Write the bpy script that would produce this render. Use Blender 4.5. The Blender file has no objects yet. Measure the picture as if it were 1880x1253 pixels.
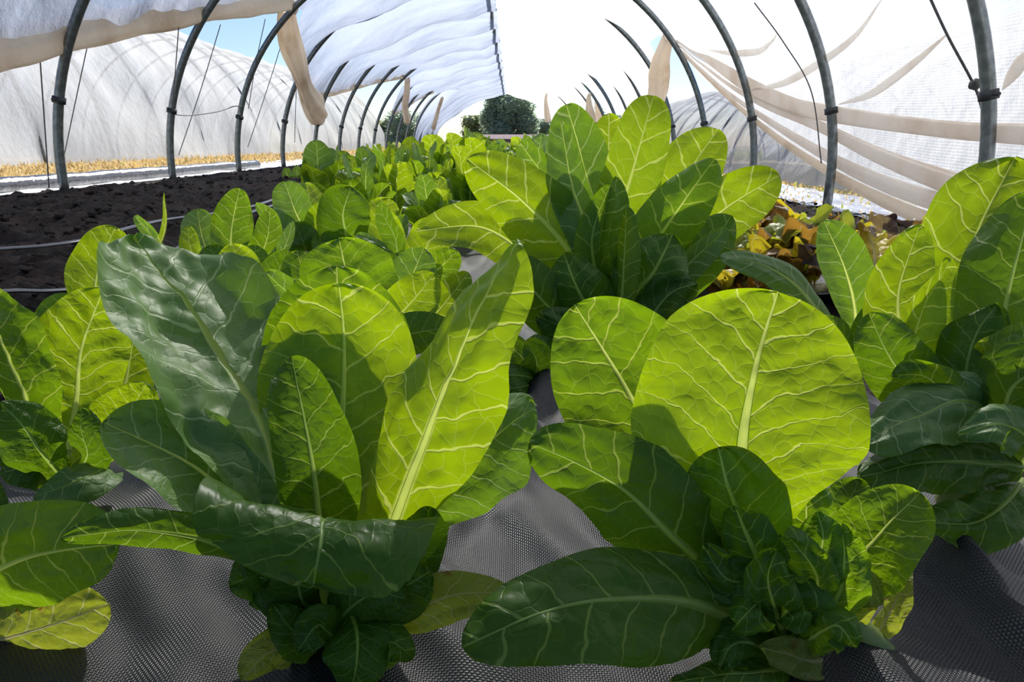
import bpy, bmesh, math, random
from mathutils import Vector, Matrix, noise
PI = math.pi
C = bpy.context.scene.collection
R = math.radians
FPX = 1253.33
PITCH = R(16.2)
CAM = Vector((0, 0, 0.32))
CF = Vector((0, math.cos(PITCH), -math.sin(PITCH)))
CU = Vector((0, math.sin(PITCH), math.cos(PITCH)))
CR = Vector((1, 0, 0))


def at(px, py, d):
    """world point seen at pixel (px,py) at depth d along the camera axis"""
    return CAM + d * (CF + (px - 940) / FPX * CR + (626.5 - py) / FPX * CU)


def atY(px, py, y):
    r = CF + (px - 940) / FPX * CR + (626.5 - py) / FPX * CU
    return CAM + r * (y / r.y)


def smooth(a, b, x):
    t = max(0.0, min(1.0, (x - a) / (b - a)))
    return t * t * (3 - 2 * t)


def lerp(a, b, t):
    return a + (b - a) * t


def interp(tab, x):
    if x <= tab[0][0]:
        return tab[0][1]
    for (a, va), (b, vb) in zip(tab, tab[1:]):
        if x <= b:
            return lerp(va, vb, (x - a) / (b - a))
    return tab[-1][1]


def nz(x, y, z=0.0):
    return noise.noise(Vector((x, y, z)))


# ------------------------------------------------------------------ objects
def tag(o, label=None, cat=None, group=None, kind=None):
    if label: o['label'] = label
    if cat: o['category'] = cat
    if group: o['group'] = group
    if kind: o['kind'] = kind
    return o


def empty(name, loc, label=None, cat=None, group=None):
    o = bpy.data.objects.new(name, None)
    o.empty_display_size = 0.05
    C.objects.link(o)
    o.location = loc
    return tag(o, label, cat, group)


def mesh_obj(name, verts, faces, mat, parent=None, uvs=None, uv2=None, smooth_=True, world=True):
    me = bpy.data.meshes.new(name)
    if parent is not None and world:
        off = parent_loc(parent)
        verts = [(v[0] - off.x, v[1] - off.y, v[2] - off.z) for v in verts]
    me.from_pydata([tuple(v) for v in verts], [], faces)
    for nm, data in (('UVMap', uvs), ('metric', uv2)):
        if data:
            l = me.uv_layers.new(name=nm)
            flat = []
            for p in me.polygons:
                for vi in p.vertices:
                    flat.extend(data[vi])
            l.data.foreach_set('uv', flat)
    if smooth_:
        me.polygons.foreach_set('use_smooth', [True] * len(me.polygons))
    me.materials.append(mat)
    me.update()
    o = bpy.data.objects.new(name, me)
    C.objects.link(o)
    if parent is not None:
        o.parent = parent
    return o


def parent_loc(p):
    v = Vector((0, 0, 0))
    while p is not None:
        v += p.location
        p = p.parent
    return v


def copy_tree(o, parent=None):
    c = o.copy()
    C.objects.link(c)
    c.parent = parent
    for ch in list(o.children):
        copy_tree(ch, c)
    return c


class MB:
    def __init__(s):
        s.v = []; s.f = []

    def add(s, vs, fs):
        n = len(s.v)
        s.v += [tuple(v) for v in vs]
        s.f += [tuple(i + n for i in f) for f in fs]

    def tube(s, pts, rad, seg=8, flat=None, caps=True):
        vs, fs = tube_geo(pts, rad, seg, flat, caps)
        s.add(vs, fs)

    def box(s, c, d, rz=0):
        m = Matrix.Rotation(rz, 3, 'Z')
        vs = [Vector(c) + m @ Vector((x * d[0] / 2, y * d[1] / 2, z * d[2] / 2)) for x in (-1, 1) for y in (-1, 1) for z in (-1, 1)]
        s.add(vs, [(0, 1, 3, 2), (4, 6, 7, 5), (0, 4, 5, 1), (2, 3, 7, 6), (0, 2, 6, 4), (1, 5, 7, 3)])

    def build(s, name, mat, parent=None, smooth_=True):
        return mesh_obj(name, s.v, s.f, mat, parent, smooth_=smooth_)


def tube_geo(pts, rad, seg=8, flat=None, caps=True):
    pts = [Vector(p) for p in pts]
    n = len(pts)
    vs, fs = [], []
    prev = None
    for i, p in enumerate(pts):
        t = (pts[min(i + 1, n - 1)] - pts[max(i - 1, 0)]).normalized()
        if prev is None:
            a = Vector((0, 0, 1)) if abs(t.z) < 0.9 else Vector((1, 0, 0))
            s = t.cross(a).normalized()
        else:
            s = (prev - t * prev.dot(t)).normalized()
        prev = s
        b = t.cross(s)
        r = rad(i / (n - 1)) if callable(rad) else rad
        fl = flat if flat else 1.0
        for k in range(seg):
            an = 2 * PI * k / seg
            vs.append(p + s * (r * math.cos(an)) + b * (r * fl * math.sin(an)))
    for i in range(n - 1):
        for k in range(seg):
            a = i * seg + k; b2 = i * seg + (k + 1) % seg
            fs.append((a, b2, b2 + seg, a + seg))
    if caps:
        fs.append(tuple(range(seg - 1, -1, -1)))
        fs.append(tuple((n - 1) * seg + k for k in range(seg)))
    return vs, fs


def spline(pts, n):
    """Catmull-Rom through pts, n+1 samples, roughly by arc length"""
    pts = [Vector(p) for p in pts]
    if len(pts) == 2:
        return [pts[0].lerp(pts[1], i / n) for i in range(n + 1)]
    P = [2 * pts[0] - pts[1]] + pts + [2 * pts[-1] - pts[-2]]
    fine = []
    for i in range(1, len(P) - 2):
        for k in range(24):
            t = k / 24
            a, b, c, d = P[i - 1], P[i], P[i + 1], P[i + 2]
            fine.append(0.5 * ((2 * b) + (c - a) * t + (2 * a - 5 * b + 4 * c - d) * t * t + (3 * b - a - 3 * c + d) * t ** 3))
    fine.append(pts[-1])
    acc = [0.0]
    for a, b in zip(fine, fine[1:]):
        acc.append(acc[-1] + (b - a).length)
    out = []; j = 0
    for i in range(n + 1):
        s = acc[-1] * i / n
        while j < len(acc) - 2 and acc[j + 1] < s:
            j += 1
        d = acc[j + 1] - acc[j]
        out.append(fine[j].lerp(fine[j + 1], min(1, max(0, (s - acc[j]) / d if d > 0 else 0))))
    return out


# ------------------------------------------------------------------ materials
class NT:
    def __init__(s, name):
        s.m = bpy.data.materials.new(name)
        s.m.use_nodes = True
        s.t = s.m.node_tree
        s.t.nodes.clear()
        s.out = s.n('ShaderNodeOutputMaterial')

    def n(s, typ, inp=None, **kw):
        nd = s.t.nodes.new(typ)
        for k, v in kw.items():
            setattr(nd, k, v)
        for k, v in (inp or {}).items():
            s.set(nd.inputs[k], v)
        return nd

    def set(s, sock, v):
        if isinstance(v, bpy.types.NodeSocket):
            s.t.links.new(v, sock)
        elif isinstance(v, (tuple, list)) and len(v) == 3 and sock.type == 'RGBA':
            sock.default_value = (*v, 1)
        else:
            sock.default_value = v

    def math(s, op, a, b=0.0, c=0.0, clamp=False):
        nd = s.t.nodes.new('ShaderNodeMath')
        nd.operation = op
        nd.use_clamp = clamp
        s.set(nd.inputs[0], a); s.set(nd.inputs[1], b); s.set(nd.inputs[2], c)
        return nd.outputs[0]

    def mixc(s, f, a, b):
        nd = s.t.nodes.new('ShaderNodeMix')
        nd.data_type = 'RGBA'
        s.set(nd.inputs[0], f); s.set(nd.inputs[6], a); s.set(nd.inputs[7], b)
        return nd.outputs[2]

    def sstep(s, x, a, b):
        nd = s.t.nodes.new('ShaderNodeMapRange')
        nd.interpolation_type = 'SMOOTHSTEP'
        s.set(nd.inputs[0], x); s.set(nd.inputs[1], a); s.set(nd.inputs[2], b)
        return nd.outputs[0]

    def noise(s, vec, scale, detail=3, rough=0.5):
        nd = s.n('ShaderNodeTexNoise', {'Scale': scale, 'Detail': detail, 'Roughness': rough})
        if vec is not None: s.set(nd.inputs['Vector'], vec)
        return nd.outputs['Fac']

    def ramp(s, f, stops):
        nd = s.t.nodes.new('ShaderNodeValToRGB')
        el = nd.color_ramp.elements
        while len(el) < len(stops): el.new(0.5)
        for e, (p, c) in zip(el, stops):
            e.position = p; e.color = (*c, 1)
        s.set(nd.inputs[0], f)
        return nd.outputs[0]

    def surf(s, sh):
        s.t.links.new(sh, s.out.inputs['Surface'])
        return s.m


def bump(t, h, strength, dist):
    return t.n('ShaderNodeBump', {'Height': h, 'Strength': strength, 'Distance': dist}).outputs[0]


NVEIN = 8.5
VSLOPE = 0.85


def leaf_mat(name, dark, light, trans, vein, veintr, rough=0.4, tfac=0.5, nv=NVEIN, spots=0.0, lat=1.0, spec=0.38):
    t = NT(name)
    uv = t.n('ShaderNodeUVMap', uv_map='UVMap').outputs[0]
    mt = t.n('ShaderNodeUVMap', uv_map='metric').outputs[0]
    su = t.n('ShaderNodeSeparateXYZ', {0: uv})
    oi = t.n('ShaderNodeObjectInfo')
    rnd = oi.outputs['Random']
    # shift the pattern per leaf so no two are alike
    off = t.n('ShaderNodeCombineXYZ', {0: 0.0, 1: 0.0, 2: t.math('MULTIPLY', rnd, 17.0)}).outputs[0]
    mv = t.n('ShaderNodeVectorMath', {0: mt, 1: off}).outputs[0]
    wob = t.n('ShaderNodeTexNoise', {'Scale': 6.0, 'Detail': 3.0, 'Vector': mv})
    wv = t.n('ShaderNodeVectorMath', {0: wob.outputs['Color'], 1: (0.5, 0.5, 0.5)}, operation='SUBTRACT').outputs[0]
    wv = t.n('ShaderNodeVectorMath', {0: wv, 1: (0.13, 0.13, 0.0)}, operation='MULTIPLY').outputs[0]
    wm = t.n('ShaderNodeVectorMath', {0: mt, 1: wv}).outputs[0]
    sm = t.n('ShaderNodeSeparateXYZ', {0: wm})
    sr = t.n('ShaderNodeSeparateXYZ', {0: mt})
    xs = t.math('SUBTRACT', sr.outputs[0], 0.5)
    ax = t.math('ABSOLUTE', xs)
    side = t.math('SIGN', xs)
    y = sm.outputs[1]
    v = su.outputs[1]
    # lateral veins leave the rib at a slant and bend outwards
    sl = t.math('SUBTRACT', t.math('MULTIPLY', ax, VSLOPE), t.math('MULTIPLY', t.math('POWER', ax, 2.0), 0.9))
    ph = t.math('SUBTRACT', y, sl)
    ph = t.math('MULTIPLY_ADD', ph, nv, t.math('MULTIPLY_ADD', side, 0.21, rnd))
    fr = t.math('ABSOLUTE', t.math('SUBTRACT', t.math('FRACT', ph), 0.5))      # 0.5 at the vein
    dist = t.math('DIVIDE', t.math('SUBTRACT', 0.5, fr), nv)                    # in leaf lengths
    wlat = t.math('MULTIPLY_ADD', t.sstep(ax, 0.0, 0.30), -0.0045, 0.0070)
    latv = t.math('SUBTRACT', 1.0, t.sstep(dist, t.math('MULTIPLY', wlat, 0.35), wlat))
    # net of small veins
    vo = t.n('ShaderNodeTexVoronoi', {'Vector': t.n('ShaderNodeVectorMath', {0: wm, 1: off}).outputs[0], 'Scale': 17.0}, voronoi_dimensions='2D', feature='DISTANCE_TO_EDGE')
    net = t.math('SUBTRACT', 1.0, t.sstep(vo.outputs['Distance'], 0.005, 0.045))
    # midrib
    wr = t.math('MULTIPLY_ADD', t.sstep(v, 0.0, 0.95), -0.022, 0.025)
    rib = t.math('SUBTRACT', 1.0, t.sstep(ax, t.math('MULTIPLY', wr, 0.5), wr))
    vm = t.math('MAXIMUM', rib, t.math('MULTIPLY', latv, 0.85 * lat))
    vm = t.math('MAXIMUM', vm, t.math('MULTIPLY', net, 0.20 * lat))
    big = t.noise(mv, 4.0, 3)
    fine = t.noise(mv, 28.0, 3)
    mixn = t.math('MULTIPLY_ADD', fine, 0.35, t.math('MULTIPLY_ADD', big, 1.0, t.math('MULTIPLY_ADD', rnd, 0.3, -0.35)), clamp=True)
    col = t.mixc(mixn, dark, light)
    tcol = t.mixc(mixn, tuple(c * 0.75 for c in trans), tuple(min(1, c * 1.15) for c in trans))
    if spots > 0:
        sp = t.sstep(t.noise(mv, 9.0, 4, 0.65), 0.60 - spots * 0.2, 0.72 - spots * 0.2)
        col = t.mixc(sp, col, (0.22, 0.13, 0.03)); tcol = t.mixc(sp, tcol, (0.30, 0.16, 0.02))
    vcol = t.mixc(vm, col, vein)
    vtr = t.mixc(vm, tcol, veintr)
    # relief: sunken veins, blistered blade, a few water beads
    h = t.math('MULTIPLY', vm, -0.55)
    puff = t.math('SUBTRACT', 1.0, t.math('POWER', t.math('MULTIPLY', t.math('SUBTRACT', 0.5, fr), 2.0), 2.0))
    h = t.math('ADD', h, t.math('MULTIPLY', t.sstep(vo.outputs['Distance'], -0.05, 0.30), 0.22))
    h = t.math('MULTIPLY_ADD', t.noise(wm, 17.0, 1.5), 1.3, h)
    h = t.math('MULTIPLY_ADD', puff, 0.25, h)
    h = t.math('MULTIPLY_ADD', fine, 0.35, h)
    nb = bump(t, h, 0.75, 0.0013)
    bd = t.n('ShaderNodeTexVoronoi', {'Vector': mv, 'Scale': 75.0, 'Randomness': 1.0})
    bmask = t.math('GREATER_THAN', t.n('ShaderNodeSeparateColor', {0: bd.outputs['Color']}).outputs[0], 0.86)
    bead = t.math('MULTIPLY', t.math('SUBTRACT', 1.0, t.sstep(bd.outputs['Distance'], 0.0, 0.20)), bmask)
    nb2 = t.n('ShaderNodeBump', {'Height': bead, 'Strength': 0.9, 'Distance': 0.0012, 'Normal': nb}).outputs[0]
    rg = t.math('MULTIPLY_ADD', t.math('GREATER_THAN', bead, 0.05), -(rough - 0.08), rough)
    p = t.n('ShaderNodeBsdfPrincipled', {'Base Color': vcol, 'Roughness': rg, 'Normal': nb2, 'IOR': 1.42})
    p.inputs['Specular IOR Level'].default_value = spec
    tr = t.n('ShaderNodeBsdfTranslucent', {'Color': vtr, 'Normal': nb})
    mx = t.n('ShaderNodeMixShader', {0: tfac})
    t.t.links.new(p.outputs[0], mx.inputs[1]); t.t.links.new(tr.outputs[0], mx.inputs[2])
    return t.surf(mx.outputs[0])


def simple_mat(name, col, col2=None, rough=0.6, scale=20, bumpd=0.0, bscale=60, metal=0.0, spec=0.5, trans=None, tfac=0.4):
    t = NT(name)
    tc = t.n('ShaderNodeTexCoord').outputs['Object']
    c = col
    if col2 is not None:
        c = t.mixc(t.sstep(t.noise(tc, scale, 4), 0.3, 0.7), col, col2)
    p = t.n('ShaderNodeBsdfPrincipled', {'Base Color': c, 'Roughness': rough, 'Metallic': metal})
    p.inputs['Specular IOR Level'].default_value = spec
    if bumpd:
        t.set(p.inputs['Normal'], bump(t, t.noise(tc, bscale, 5, 0.6), 0.8, bumpd))
    sh = p.outputs[0]
    if trans:
        tr = t.n('ShaderNodeBsdfTranslucent', {'Color': trans})
        mx = t.n('ShaderNodeMixShader', {0: tfac})
        t.t.links.new(sh, mx.inputs[1]); t.t.links.new(tr.outputs[0], mx.inputs[2])
        sh = mx.outputs[0]
    return t.surf(sh)


def net_mat(name, col, tcol, see, tfac=0.6, grid=0.0, gsize=0.008, wr=0.004, stain=None):
    """woven insect net: partly see-through, partly scattering white threads"""
    t = NT(name)
    uv = t.n('ShaderNodeUVMap', uv_map='UVMap').outputs[0]
    tc = t.n('ShaderNodeTexCoord').outputs['Object']
    c1, c2 = col, tcol
    if stain:
        f = t.math('MULTIPLY', t.sstep(t.noise(tc, 2.2, 5, 0.6), 0.45, 0.75), 0.8)
        c1 = t.mixc(f, col, stain); c2 = t.mixc(f, tcol, stain)
    nb = bump(t, t.noise(tc, 9.0, 4, 0.55), 0.5, wr * 4)
    d = t.n('ShaderNodeBsdfDiffuse', {'Color': c1, 'Normal': nb})
    tr = t.n('ShaderNodeBsdfTranslucent', {'Color': c2, 'Normal': nb})
    mx = t.n('ShaderNodeMixShader', {0: tfac})
    t.t.links.new(d.outputs[0], mx.inputs[1]); t.t.links.new(tr.outputs[0], mx.inputs[2])
    tp = t.n('ShaderNodeBsdfTransparent')
    m2 = t.n('ShaderNodeMixShader')
    s = see
    if grid:
        su = t.n('ShaderNodeSeparateXYZ', {0: uv})
        g = 0.0
        for k in (0, 1):
            fr = t.math('ABSOLUTE', t.math('SUBTRACT', t.math('FRACT', t.math('DIVIDE', su.outputs[k], gsize)), 0.5))
            ln = t.sstep(fr, 0.24, 0.40)
            g = ln if k == 0 else t.math('MAXIMUM', g, ln)
        s = t.math('MULTIPLY_ADD', g, -grid, see + grid * 0.5)
    t.set(m2.inputs[0], s)
    t.t.links.new(mx.outputs[0], m2.inputs[1]); t.t.links.new(tp.outputs[0], m2.inputs[2])
    return t.surf(m2.outputs[0])


M = {}
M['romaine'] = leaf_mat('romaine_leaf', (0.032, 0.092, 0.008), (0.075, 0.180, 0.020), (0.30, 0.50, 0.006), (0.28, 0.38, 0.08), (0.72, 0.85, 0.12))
M['romaine_young'] = leaf_mat('romaine_young_leaf', (0.05, 0.125, 0.008), (0.11, 0.22, 0.02), (0.46, 0.64, 0.005), (0.34, 0.46, 0.10), (0.88, 0.95, 0.20))
M['romaine_blue'] = leaf_mat('romaine_waxy_sheen_leaf', (0.075, 0.155, 0.030), (0.150, 0.255, 0.078), (0.27, 0.47, 0.012), (0.30, 0.40, 0.18), (0.58, 0.72, 0.18), rough=0.50, spec=0.6, tfac=0.42)  # pale diffuse paints the sky sheen on waxy leaves into the colour
M['romaine_dark'] = leaf_mat('romaine_shade_leaf', (0.028, 0.078, 0.007), (0.060, 0.145, 0.016), (0.20, 0.36, 0.006), (0.18, 0.27, 0.06), (0.45, 0.58, 0.09))  # darker copy for leaves in shade, the shade held in its colour
M['romaine_old'] = leaf_mat('romaine_yellowing_leaf', (0.13, 0.19, 0.02), (0.28, 0.32, 0.07), (0.50, 0.56, 0.03), (0.40, 0.42, 0.14), (0.75, 0.75, 0.25), spots=0.1)
M['wilted'] = leaf_mat('wilted_brown_leaf', (0.10, 0.055, 0.02), (0.22, 0.14, 0.03), (0.42, 0.22, 0.03), (0.25, 0.18, 0.08), (0.5, 0.35, 0.1), spots=0.3)
M['wilted_yellow'] = leaf_mat('wilted_yellow_leaf', (0.35, 0.27, 0.02), (0.50, 0.42, 0.03), (0.75, 0.60, 0.02), (0.5, 0.42, 0.12), (0.8, 0.7, 0.2), spots=0.25)
M['red'] = leaf_mat('red_lettuce_leaf', (0.085, 0.045, 0.050), (0.16, 0.12, 0.10), (0.22, 0.15, 0.06), (0.2, 0.16, 0.12), (0.35, 0.3, 0.15))
M['kale'] = leaf_mat('kale_leaf', (0.040, 0.11, 0.015), (0.09, 0.20, 0.035), (0.30, 0.50, 0.015), (0.28, 0.38, 0.12), (0.55, 0.68, 0.18))
M['rib'] = simple_mat('leaf_rib', (0.24, 0.36, 0.07), (0.30, 0.41, 0.10), 0.4, 40, trans=(0.84, 0.95, 0.20), tfac=0.55)
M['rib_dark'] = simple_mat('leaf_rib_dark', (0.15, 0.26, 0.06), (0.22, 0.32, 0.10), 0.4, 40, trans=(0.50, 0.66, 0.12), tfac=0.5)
M['rib_old'] = simple_mat('leaf_rib_old', (0.36, 0.34, 0.14), (0.42, 0.36, 0.16), 0.5, 40, trans=(0.6, 0.55, 0.2), tfac=0.4)
M['stem'] = simple_mat('lettuce_stem', (0.14, 0.20, 0.05), (0.22, 0.27, 0.08), 0.45, 30, 0.001, 90, trans=(0.5, 0.6, 0.2), tfac=0.25)
RIB = {'romaine': 'rib', 'romaine_young': 'rib', 'romaine_blue': 'rib', 'romaine_dark': 'rib_dark', 'romaine_old': 'rib_old', 'wilted': 'rib_old', 'wilted_yellow': 'rib_old', 'red': 'rib_dark', 'kale': 'rib'}


# ------------------------------------------------------------------ leaves
def prof(v, base, vm, tip):
    f = base + (1 - base) * smooth(0.0, vm, v) ** 1.1
    if v > vm:
        q = (v - vm) / (1 - vm)
        f *= max(0.0, 1 - q ** tip) ** 0.5
    return f


def leaf(parent, pts, w, ref, mat='romaine', roll=(0, 0), cup=0.25, wave=0.05, curl=0.0, base=0.22, vm=0.62, tip=2.3,
         nu=22, nv=40, seed=1, puck=0.02, wk=3.0, asym=0.0, rib=True, ribr=1.0, name='leaf', label=None, teeth=0.0, crease=0.0, svec=None):
    """one lettuce leaf: midrib spline pts (world), half width w (m), ref(P)->approx facing vector"""
    rng = random.Random(seed)
    o1, o2, o3 = rng.uniform(0, 50), rng.uniform(0, 50), rng.uniform(0, 6.28)
    mid = spline(pts, 60)
    L = sum((b - a).length for a, b in zip(mid, mid[1:]))
    verts, uvs, uv2 = [], [], []
    rv, ru, rm = [], [], []
    RS = 6
    nsteps = []
    for j in range(nv + 1):
        s = j / nv
        nsteps.append(1 - (1 - s) ** 1.35)
    h2 = nu // 2
    dome = -1.0 if cup >= 0 else 1.0
    for v in nsteps:
        k = min(59, int(v * 60)); fr = v * 60 - k
        P = mid[k].lerp(mid[k + 1], fr)
        T = (mid[min(60, k + 2)] - mid[max(0, k - 1)]).normalized()
        if svec is not None:
            S0 = svec - T * svec.dot(T)
        else:
            S0 = T.cross(ref(P))
        if S0.length < 1e-5: S0 = Vector((1, 0, 0))
        S0.normalize()
        N0 = S0.cross(T).normalized()
        a = R(lerp(roll[0], roll[1], v))
        S = S0 * math.cos(a) + N0 * math.sin(a)
        N = N0 * math.cos(a) - S0 * math.sin(a)
        W = w * prof(v, base, vm, tip)
        edge_l = 1 + 0.10 * nz(v * 4 + o1, o2) + teeth * nz(v * 26 + o1, o2)
        edge_r = 1 + 0.10 * nz(v * 4 + o2, o1) + teeth * nz(v * 26 + o2, o1)
        wr = 0
        if rib:
            wr = min(0.45 * W, (0.070 * (1 - v) ** 1.15 + 0.007) * w * ribr)

        def surf(u):
            au = abs(u)
            hw = W * ((1 - asym) * edge_l if u < 0 else (1 + asym) * edge_r)
            th = cup * 1.3 * u
            if abs(cup) > 1e-3:
                lx = hw * math.sin(abs(th)) / (abs(cup) * 1.3) * (1 if u > 0 else -1)
                ln = hw * (1 - math.cos(th)) / (cup * 1.3)
            else:
                lx, ln = hw * u, 0
            X = u * hw / L
            ph = NVEIN * (v - VSLOPE * abs(X) + 0.9 * X * X)
            bl = math.sin(PI * (ph + (0.21 if u > 0 else -0.21))) ** 2
            dn = ln
            dn += wave * w * au ** 2 * math.sin(wk * 2 * PI * v + o3 + (1.7 if u > 0 else 0)) * smooth(0.1, 0.5, v)
            dn += wave * 1.2 * w * nz(v * 5 + o2, u * 2.2 + o1) * smooth(0.0, 0.3, v)
            dn += puck * w * (bl - 0.5) * min(1, au * 5) * (1 - au ** 6) * smooth(0.1, 0.4, v)
            dn += puck * 0.9 * w * nz(X * 30 + o1, v * 22 + o2, 3.1)
            # crease along the rib
            dn += crease * W * min(1.0, au * 2.2)
            return P + S * lx + N * dn, X
        g = min(0.6, wr / max(W, 1e-6)) if rib else 0.0
        us = [-1 + (1 - g) * i / h2 for i in range(h2 + 1)] + [g + (1 - g) * i / h2 for i in range(h2 + 1)]
        for u in us:
            q, X = surf(u)
            verts.append(q); uvs.append((u * 0.5 + 0.5, v)); uv2.append((X + 0.5, v))
        if rib:
            ql, _ = surf(-g * 1.25); qr, _ = surf(g * 1.25)
            for i in range(RS + 1):
                t = i / RS
                q = ql.lerp(qr, t) + N * (dome * wr * 0.75 * math.sin(PI * t) ** 0.8)
                rv.append(q); ru.append((t, v)); rm.append((t * 0.1, v))
    faces = []
    rw_ = 2 * (h2 + 1)
    for j in range(nv):
        for i in range(rw_ - 1):
            if i == h2 and rib: continue
            a = j * rw_ + i
            faces.append((a, a + 1, a + rw_ + 1, a + rw_))
    o = mesh_obj(name, verts, faces, M[mat], parent, uvs, uv2)
    if label: o['label'] = label
    if rib:
        n = RS + 1
        fs = [(j * n + i, j * n + i + 1, (j + 1) * n + i + 1, (j + 1) * n + i) for j in range(nv) for i in range(RS)]
        mesh_obj('midrib', rv, fs, M[RIB[mat]], o, ru)['label'] = 'pale midrib of the leaf'
    return o


def tocam(P):
    return (CAM - P).normalized()


def L(parent, pix, wpx, mat='romaine', **kw):
    """a leaf placed where the photo shows it: pix = [(px,py,depth)...] from base to tip, half width in pixels"""
    pts = [at(*p) for p in pix]
    dm = sum(p[2] for p in pix[1:]) / (len(pix) - 1)
    kw.setdefault('seed', int(abs(pix[-1][0] * 7 + pix[-1][1] * 13)) + 3)
    return leaf(parent, pts, wpx * dm / FPX, tocam, mat, **kw)


def stem_stub(parent, p, r, h, mat='stem', name='stem'):
    pts = [Vector(p) + Vector((0, 0, h * t)) for t in (-0.25, 0.0, 0.3, 0.7, 1.0)]
    vs, fs = tube_geo(pts, lambda t: r * (1.15 - 0.5 * t), 14)
    return mesh_obj(name, vs, fs, M[mat], parent)


# ------------------------------------------------------------------ ground
CX, HW = -0.43, 2.52          # tunnel axis and half width


def gz(x, y):
    """ground height: the land falls gently to the right of the beds"""
    z = -0.085 * max(0.0, x - 0.75)
    if x > 5: z = -0.085 * 4.25
    return z


def soil_mat(name, c1, c2, rough=0.9, sc=9.0):
    t = NT(name)
    tc = t.n('ShaderNodeTexCoord').outputs['Object']
    a = t.noise(tc, sc, 6, 0.65)
    b = t.noise(tc, sc * 9, 5, 0.7)
    col = t.mixc(t.sstep(a, 0.38, 0.66), c1, c2)
    col = t.mixc(t.sstep(b, 0.55, 0.75), col, (c2[0] * 1.5, c2[1] * 1.3, c2[2] * 1.2))
    p = t.n('ShaderNodeBsdfPrincipled', {'Base Color': col, 'Roughness': rough})
    p.inputs['Specular IOR Level'].default_value = 0.25
    h = t.math('MULTIPLY_ADD', b, 0.5, a)
    t.set(p.inputs['Normal'], bump(t, h, 0.9, 0.02))
    return t.surf(p.outputs[0])


M['soil'] = soil_mat('dark_soil', (0.008, 0.006, 0.005), (0.030, 0.018, 0.013))
M['field'] = soil_mat('field_ground', (0.16, 0.13, 0.06), (0.26, 0.21, 0.09), 0.95, 1.2)


def grid_obj(name, xs, ys, zf, mat, parent=None, uvscale=1.0):
    vs, uvs, fs = [], [], []
    for y in ys:
        for x in xs:
            vs.append((x, y, zf(x, y))); uvs.append((x * uvscale, y * uvscale))
    n = len(xs)
    for j in range(len(ys) - 1):
        for i in range(n - 1):
            a = j * n + i
            fs.append((a, a + 1, a + n + 1, a + n))
    return mesh_obj(name, vs, fs, mat, parent, uvs)


def geo(a, b, n):
    return [a * (b / a) ** (i / n) for i in range(n + 1)]


def lin(a, b, n):
    return [a + (b - a) * i / n for i in range(n + 1)]


def soil_z(x, y):
    k = min(1.0, y / 1.5)
    z = gz(x, y) - 0.006
    z += 0.035 * k * nz(x * 5, y * 5) + 0.034 * abs(nz(x * 12, y * 12, 2)) + 0.024 * abs(nz(x * 30, y * 30, 5)) + 0.008 * nz(x * 70, y * 70, 8)
    z += 0.035 * k * smooth(-0.85, -1.3, x) * smooth(-2.9, -2.5, x)
    if -0.62 < x < 0.55: z = min(z, gz(x, y) - 0.014)
    return z


g = grid_obj('ground', [-90, -40, -20, -12, -8, -5.6, -4.2, -3.2, -2, 0, 0.75, 2, 3.2, 5, 8, 14, 30, 90], [-2, 0, 2, 4, 8, 14, 22, 34, 60, 100, 160], lambda x, y: gz(x, y) - 0.05, M['field'])
tag(g, 'pale dry field ground under and around the tunnels', 'ground', kind='structure')
s = grid_obj('soil_bed', lin(-3.02, -0.55, 260) + lin(-0.5, 0.5, 12) + lin(0.52, 2.25, 110), geo(0.3, 29, 520), soil_z, M['soil'])
tag(s, 'dark crumbly soil floor inside the tunnel', 'soil', kind='structure')

# clods lying on the left bed
rng = random.Random(5)
mb = MB()
for i in range(3200):
    y = 0.9 * (7.5 / 0.9) ** rng.random()
    x = rng.uniform(-2.85, -0.75)
    if rng.random() < 0.25: x = rng.uniform(0.6, 2.1)
    r = rng.uniform(0.004, 0.007) + 0.016 * rng.random() ** 3
    bm = bmesh.new()
    bmesh.ops.create_icosphere(bm, subdivisions=1, radius=r)
    for v in bm.verts:
        v.co *= 1 + 0.5 * nz(v.co.x * 60 + i, v.co.y * 60, v.co.z * 60)
        v.co.z *= 0.7
    vs = [v.co + Vector((x, y, soil_z(x, y) + r * 0.25)) for v in bm.verts]
    bm.verts.index_update()
    mb.add(vs, [tuple(v.index for v in f.verts) for f in bm.faces])
    bm.free()
tag(mb.build('soil_clods', M['soil'], smooth_=False), 'loose dark clods scattered over the soil floor', 'soil clods', kind='stuff')

# black woven ground cloth under the lettuce
t = NT('ground_cloth_weave')
uv = t.n('ShaderNodeUVMap', uv_map='UVMap').outputs[0]
su = t.n('ShaderNodeSeparateXYZ', {0: uv})
GS = 0.0016
fx = t.math('FRACT', t.math('DIVIDE', su.outputs[0], GS)); fy = t.math('FRACT', t.math('DIVIDE', su.outputs[1], GS))
hx = t.math('SINE', t.math('MULTIPLY', fx, PI)); hy = t.math('SINE', t.math('MULTIPLY', fy, PI))
chk = t.n('ShaderNodeTexChecker', {'Vector': uv, 'Scale': 1 / GS}).outputs['Fac']
hh = t.math('ADD', t.math('MULTIPLY', hx, chk), t.math('MULTIPLY', hy, t.math('SUBTRACT', 1.0, chk)))
dust = t.sstep(t.noise(t.n('ShaderNodeTexCoord').outputs['Object'], 7.0, 6, 0.7), 0.5, 0.75)
col = t.mixc(dust, (0.008, 0.008, 0.0095), (0.027, 0.025, 0.025))
p = t.n('ShaderNodeBsdfPrincipled', {'Base Color': col, 'Roughness': 0.42, 'Normal': bump(t, hh, 0.7, 0.0007)})
p.inputs['Specular IOR Level'].default_value = 0.5
M['cloth'] = t.surf(p.outputs[0])


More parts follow.
